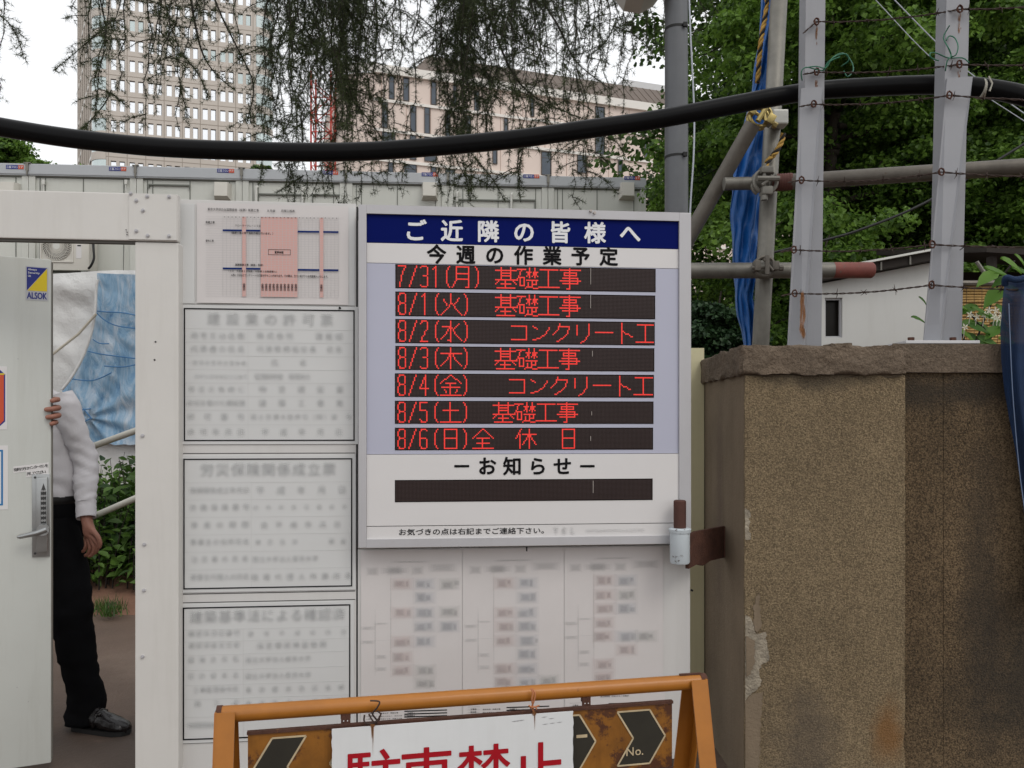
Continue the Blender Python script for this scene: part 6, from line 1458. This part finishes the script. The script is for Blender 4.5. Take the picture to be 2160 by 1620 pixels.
m = MB(TP.M); m.add([(SX, 3.0, 0), (xs0, 22, 0), (xs0 + 8, 26, 0), (SX, 3.0, ZT), (xs0, 22, ZT), (xs0 + 8, 26, ZT)], [(1, 0, 3, 4), (2, 1, 4, 5)]); build('side_wall', m, M['tower'], tw)
m = MB(TP.M)
for k in range(1, 8):
    t = k / 8; x, y = SX + (xs0 - SX) * t, 3 + 19 * t; m.box(x - .16, y - .5, 0, x + .10, y + .1, ZT)
build('side_fin', m, M['tower'], tw)
m = MB(TP.M)
for ri, zt_ in rows_:
    if ri % 2 == 0:
        a = Vector((SX - .12, 2.8, zt_ + 1)); b = Vector((xs0 - .12, 21.8, zt_ - 3.4)); m.add([a, b, b + Vector((0, 0, .7)), a + Vector((0, 0, .7))], [(0, 1, 2, 3)])
build('side_band', m, M['lamp'], tw)

# ================================================================== PINK BUILDING
BPl = Plane((P(800, 300, 106).x, 106), .34)
pk_ = thing('campus_building', BPl.M @ Vector((25, 10, 0)), 'pink panelled building with slit windows and brown roof', 'building')
zt0 = BPl.at(812, 156)[1]; flp = BPl.at(812, 208)[1] - BPl.at(812, 271)[1]
xR_ = BPl.at(1700, 300)[0]; xL_ = BPl.at(788, 200)[0]
WIN = [(821, 158, 833, 208), (851, 162, 864, 212), (910, 171, 922, 220), (956, 178, 965, 222), (1001, 190, 1012, 234), (806, 213, 819, 269), (866, 221, 879, 277), (896, 225, 908, 281), (940, 235, 951, 287), (985, 242, 995, 290), (1064, 248, 1073, 280), (1120, 205, 1128, 245), (1257, 224, 1277, 325), (1143, 319, 1164, 369), (1219, 320, 1239, 364), (1361, 288, 1369, 337), (1368, 398, 1379, 435), (806, 277, 835, 328), (865, 284, 879, 336), (896, 288, 922, 340), (819, 340, 831, 378), (853, 345, 880, 385), (910, 350, 922, 390), (940, 356, 960, 392), (1040, 300, 1050, 345), (1305, 330, 1315, 372), (1530, 690, 1546, 727), (1535, 600, 1552, 628), (1625, 690, 1640, 720), (1645, 600, 1660, 640)]
m = MB(BPl.M); m.box(xL_, .3, 0, xR_, 22, zt0); build('wall', m, M['pinkwall'], pk_)
m = MB(BPl.M); m.box(xL_, -.25, zt0 + .001, xR_, 22.2, zt0 + 1.15)
for k in range(1, 6): z = zt0 - flp * k + .3; m.box(xL_, .05, z, xR_, .31, z + .38)
build('floor_band', m, M['pinkband'], pk_)
m = MB(BPl.M); 
for k in range(30): x = xL_ + 1.1 + k * 3.3 * 1.0; m.box(x - .035, .27, 0, x + .035, .301, zt0)
build('panel_joint', m, mat('pink_joint', (.40, .28, .23), .8, var=0), pk_)
m = MB(BPl.M); seg = 10; rr_ = 4.2
pts = [(xL_ - math.sin(a) * rr_, .3 + rr_ - math.cos(a) * rr_) for a in [math.pi / 2 * k / seg for k in range(seg + 1)]]
m.add([(a, b, 0) for a, b in pts] + [(a, b, zt0) for a, b in pts], [(k + 1, k, k + 1 + seg, k + 2 + seg) for k in range(seg)]); m.box(xL_ - rr_, rr_ + .3, 0, xL_ - .01, 22, zt0)
build('curved_corner', m, M['pinkwall'], pk_, auto=40)
m = MB(BPl.M); pts = [(xL_ - math.sin(a) * (rr_ + .4), .3 + rr_ - math.cos(a) * (rr_ + .5)) for a in [math.pi / 2 * k / seg for k in range(seg + 1)]]
m.add([(a, b, zt0) for a, b in pts] + [(a, b, zt0 + 1.15) for a, b in pts], [(k + 1, k, k + 1 + seg, k + 2 + seg) for k in range(seg)]); build('corner_cornice', m, M['pinkband'], pk_, auto=40)
for a in WIN:
    x0, z0, x1, z1 = BPl.rect(*a); m = MB(BPl.M); m.box(x0 + .06, .22, z0 + .06, x1 - .12, .27, z1 - .08); w = build('window', m, M['glass_dark'], pk_)
    m = MB(BPl.M); m.box(x0, .1, z0, x0 + .058, .299, z1); m.box(x1 - .118, .1, z0, x1, .299, z1); m.box(x0 + .058, .1, z1 - .078, x1 - .118, .299, z1); m.box(x0 + .058, .1, z0, x1 - .118, .299, z0 + .058); m.box(x0 + .058, .2, z1 - (z1 - z0) * .27, x1 - .118, .299, z1 - (z1 - z0) * .27 + .07); build('frame', m, M['tower_dark'], w)
m = MB(BPl.M); xa_ = BPl.at(866, 146, -1)[0]; xb_ = BPl.at(903, 130, -6.5)[0]
m.add([(xa_, 1, zt0 + 1.1), (xR_, 1, zt0 + 1.1), (xR_, 19, zt0 + 1.1), (xa_, 19, zt0 + 1.1), (xb_, 6.5, zt0 + 6.3), (xR_, 6.5, zt0 + 6.3), (xR_, 15, zt0 + 6.3), (xb_, 15, zt0 + 6.3)], [(4, 5, 6, 7), (0, 1, 5, 4), (1, 2, 6, 5), (2, 3, 7, 6), (3, 0, 4, 7)])
for k in range(60):
    t0 = xa_ + 3 + k * 1.2
    if t0 > xR_: break
    m.tube([(t0, .98, zt0 + 1.12), (t0, 6.5, zt0 + 6.32)], .06, 4)
build('roof', m, M['brownroof'], pk_)
m = MB(BPl.M); a = BPl.rect(1315, 178, 1460, 222, -12); m.box(a[0], 12, zt0, a[2], 18, a[3]); build('plant_room', m, mat('pale_grey_plant_room', (.55, .55, .55), .7, var=.05), pk_)

# ================================================================== RED CRANE MAST
cr_ = thing('crane_mast', (P(677, 400, 80).x, 80, 0), 'red lattice crane mast rising behind the cedar branches', 'crane')
m = MB(); x0_, x1_ = P(656, 300, 80).x, P(698, 300, 80).x; zt_ = P(677, 150, 80).z; wy = x1_ - x0_
for x in (x0_, x1_):
    for y in (80, 80 + wy): m.tube([(x, y, 0), (x, y, zt_)], .10, 6)
build('chord', m, M['crane'], cr_)
m = MB(); st = 1.7; z = 0; k = 0
while z + st < zt_:
    for (xa_, ya_, xb_, yb_) in ((x0_, 80, x1_, 80), (x0_, 80 + wy, x1_, 80 + wy), (x0_, 80, x0_, 80 + wy), (x1_, 80, x1_, 80 + wy)):
        a, b = ((xa_, ya_, z), (xb_, yb_, z + st)) if k % 2 else ((xb_, yb_, z), (xa_, ya_, z + st)); m.tube([a, b], .055, 5); m.tube([(xa_, ya_, z), (xb_, yb_, z)], .05, 5)
    z += st; k += 1
build('lattice', m, M['crane'], cr_)

# ================================================================== CEDAR
cq = random.Random(17)
ce = thing('cedar_tree', (-7.2, 7.4, 0), 'large cedar with drooping needle sprays hanging over the gate', 'tree')
m = MB(); m.tube([(-7.2 + .1 * math.sin(i), 7.4, 11 * i / 8) for i in range(9)], [.34 - .03 * i for i in range(9)], 16); build('trunk', m, M['bark'], ce, smooth=True)
LIMB = [[(-7.2, 7.4, 5.0), (-5, 7.3, 5.55), (-3, 7.1, 5.7), (-1, 7.0, 5.65), (.6, 7.0, 5.6), (2.0, 7.1, 5.45)], [(-7.2, 7.4, 4.9), (-5.5, 6.9, 5.35), (-3.9, 6.6, 5.45), (-2.6, 6.5, 5.35)], [(-7.2, 7.4, 5.8), (-5, 7.6, 6.3), (-2.5, 7.7, 6.4), (0, 7.7, 6.3), (2.4, 7.8, 6.1)], [(-7.2, 7.4, 4.6), (-6.2, 7.0, 5.0), (-5.2, 6.6, 5.15)], [(-7.2, 7.4, 5.6), (-4.4, 6.9, 5.9), (-1.8, 6.6, 5.9), (.4, 6.5, 5.75), (1.7, 6.6, 5.55)]]
m = MB()
for L_ in LIMB:
    pth = smoothpath([Vector(p) for p in L_], 6); n = len(pth); m.tube(pth, [.10 * (1 - .75 * i / n) for i in range(n)], 10)
build('limb', m, M['bark'], ce, smooth=True)
NV = []; NF = []; TW = MB()
needC = []; needD = []; needL = []
def spray(path, dens=1.0, tw0=.0075, side=.16, nl=.053):
    side *= 1.9
    """twig along path with drooping side twigs set with needle rosettes"""
    n = len(path); TW.tube(path, [tw0 * (1 - .8 * i / (n - 1)) + .0012 for i in range(n)], 4, False)
    L_ = sum((path[i + 1] - path[i]).length for i in range(n - 1)); acc = 0
    for i in range(n - 1):
        sg = path[i + 1] - path[i]; ln = sg.length; k = max(1, int(ln / .028 * dens + .5)); t = sg.normalized()
        for j in range(k):
            p = path[i] + sg * ((j + cq.random()) / k); f = (acc + ln * j / k) / L_
            ros(p, t, nl * .8)
            if cq.random() < .42 * dens:
                a = cq.uniform(0, 6.28); d = Vector((math.cos(a), math.sin(a), cq.uniform(-.9, .1))).normalized(); d = (d + t * .35).normalized()
                l = side * cq.uniform(.3, 1.0) * (1 - .65 * f); m_ = max(2, int(l / .028)); pp_ = [p]
                for q_ in range(m_): pp_.append(pp_[-1] + (d + Vector((cq.gauss(0, .12), cq.gauss(0, .12), -.10 * q_ + cq.gauss(0, .08)))).normalized() * l / m_)
                TW.tube(pp_, .0010, 3, False)
                for q_ in pp_[1:]: ros(q_, d, nl)
        acc += ln
def ros(p, t, l):
    for _ in range(cq.choice((8, 9, 10, 11))):
        d = Vector((cq.gauss(0, 1), cq.gauss(0, 1), cq.gauss(0, 1))).normalized() + t * .55
        needC.append(p); needD.append(d.normalized()); needL.append(l * cq.uniform(.55, 1.1))
def hang(px, y1, Y, y0=-170, lean=0.0, dens=1.0, side=.16):
    side *= .62
    a = P(px - lean, y0, Y); b = P(px, y1, Y); n = max(5, int((a - b).length / .12)); pth = []; off = Vector((0, 0, 0))
    for i in range(n + 1):
        t = i / n; off += Vector((cq.gauss(0, .026), cq.gauss(0, .026), 0)); pth.append(a.lerp(b, t) + off + Vector((lean / F * Y * (t * t - t) * -.6, 0, 0)))
    spray(pth, dens, .005, side)
    L_ = (a - b).length
    for _ in range(int(L_ * 2.6 * dens)):                # drooping side branches that leave the hanging stem at a slant
        i = cq.randrange(1, n); p = pth[i]; az = cq.uniform(0, 6.28); l = cq.uniform(.18, .55) * (1 - .45 * i / n); k = max(4, int(l / .05))
        d = Vector((math.cos(az), .6 * math.sin(az), cq.uniform(-.35, -.05))); q_ = [p]
        for j in range(k):
            q_.append(q_[-1] + (d + Vector((cq.gauss(0, .10), cq.gauss(0, .10), -.16 * j))).normalized() * l / k)
        spray(q_, dens, .0026, .07)
# (x range, bottom y range, count, density, side twig length): how far the sprays hang, measured along the picture, each with its own depth
SPR = [(-40, 0, 120, 230, 3, .8, .10), (175, 250, 40, 150, 12, 1.0, .17), (180, 235, 170, 275, 6, 1.0, .17), (225, 262, 200, 345, 3, 1, .15), (260, 345, 60, 200, 11, 1, .17), (270, 320, 200, 280, 5, 1, .15), (322, 395, 120, 300, 8, 1, .15), (395, 500, 20, 130, 8, .9, .15), (430, 520, 80, 180, 3, .8, .13),
       (545, 640, 90, 250, 14, 1.1, .16), (580, 640, 260, 340, 8, 1.0, .15), (600, 725, 150, 400, 34, 1.25, .18), (640, 720, 300, 445, 14, 1.1, .16), (700, 790, 60, 330, 18, 1.0, .15), (720, 770, 250, 440, 7, 1, .15), (760, 880, 10, 120, 15, .9, .14), (770, 845, 90, 215, 8, .8, .13),
       (880, 1010, 60, 300, 30, 1.15, .17), (930, 1010, 280, 425, 10, 1.0, .16), (1000, 1120, 60, 300, 32, 1.15, .17), (1020, 1130, 240, 330, 8, .9, .14), (1110, 1240, 20, 240, 26, 1.0, .16), (1160, 1250, 200, 330, 7, .9, .14), (1210, 1235, 380, 432, 2, 1, .15), (1070, 1110, 380, 420, 2, .9, .12), (1240, 1345, 20, 190, 15, .9, .15), (1270, 1350, 120, 260, 6, .8, .13), (1350, 1410, 0, 130, 9, .8, .13), (1395, 1410, 60, 210, 3, .8, .1), (1440, 1500, 10, 90, 6, .9, .14), (985, 1060, 20, 120, 8, 1, .16), (560, 760, 10, 90, 14, 1.1, .16)]
for xa_, xb_, ya_, yb_, n, de, si in SPR:
    for k in range(max(1, round(n * .37))):
        hang(cq.uniform(xa_, xb_), cq.uniform(ya_, yb_), cq.uniform(5.9, 7.7), -130, cq.gauss(0, 45), de, si)
for px, py in ((612, 395), (634, 420), (655, 428), (672, 436), (690, 432), (708, 425), (735, 420), (745, 434), (760, 428), (790, 388), (862, 380), (878, 418), (895, 400), (930, 418), (946, 430), (962, 434), (978, 428), (992, 424), (1008, 415), (1036, 405), (1058, 375), (1072, 360), (1092, 395), (1106, 418), (1130, 350), (1188, 385), (1206, 360), (1224, 436), (1236, 400), (1260, 372), (1300, 318), (640, 340), (600, 350), (960, 350), (1000, 340), (700, 350)):
    hang(px, py, cq.uniform(6.1, 7.5), -130, cq.gauss(0, 40), 1.0, .17)
# branches that cross the picture at a slant
for pts, Y in (([(740, -60), (700, 60), (712, 170), (760, 230), (812, 300)], 7.0), ([(1000, -60), (1060, 110), (1110, 190), (1190, 235), (1290, 270)], 6.9), ([(880, 30), (980, 120), (1060, 180), (1120, 205), (1165, 265)], 7.2), ([(1120, -40), (1180, 60), (1215, 130), (1290, 190)], 7.0), ([(430, -60), (470, 40), (500, 100), (535, 180), (520, 260)], 6.6), ([(395, -50), (420, 90), (450, 150), (495, 190)], 6.6), ([(240, 40), (200, 75), (160, 110), (112, 150)], 6.5), ([(235, 190), (220, 220), (185, 260), (168, 275)], 6.5), ([(1300, 40), (1280, 85), (1240, 120)], 7.1), ([(-20, 20), (15, 45), (38, 80), (50, 125)], 6.4), ([(640, 60), (600, 90), (560, 120), (530, 190)], 7.0), ([(640, 370), (610, 390), (585, 405)], 6.8), ([(1215, 300), (1255, 285), (1300, 300), (1320, 335)], 6.8), ([(330, 60), (380, 110), (420, 160), (440, 210)], 6.6), ([(940, 230), (960, 330), (1000, 400)], 6.8), ([(1000, 330), (1040, 380), (1065, 425)], 6.8)):
    spray(smoothpath([P(a, b, Y + .2 * math.sin(a)) for a, b in pts], 5), 1.3, .010 if pts[0][1] < 0 and pts[0][0] > 300 else .0045, .13)
C_ = np.array([tuple(p) for p in needC]); D_ = np.array([tuple(d) for d in needD]); L_ = np.array(needL)[:, None]
S_ = np.cross(D_, nr.normal(size=D_.shape)); S_ /= np.maximum(1e-6, np.linalg.norm(S_, axis=1))[:, None]
V = np.stack([C_ - S_ * .0019, C_ + S_ * .0019, C_ + D_ * L_], 1).reshape(-1, 3); Fc = np.arange(len(V)).reshape(-1, 3).tolist()
build_np('foliage', V, Fc, M['needle'], ce); build('twig', TW, M['twig'], ce)
print('needles', len(C_), 'twig faces', len(TW.f))

for o in bpy.data.objects:
    if '_o' in o: del o['_o']
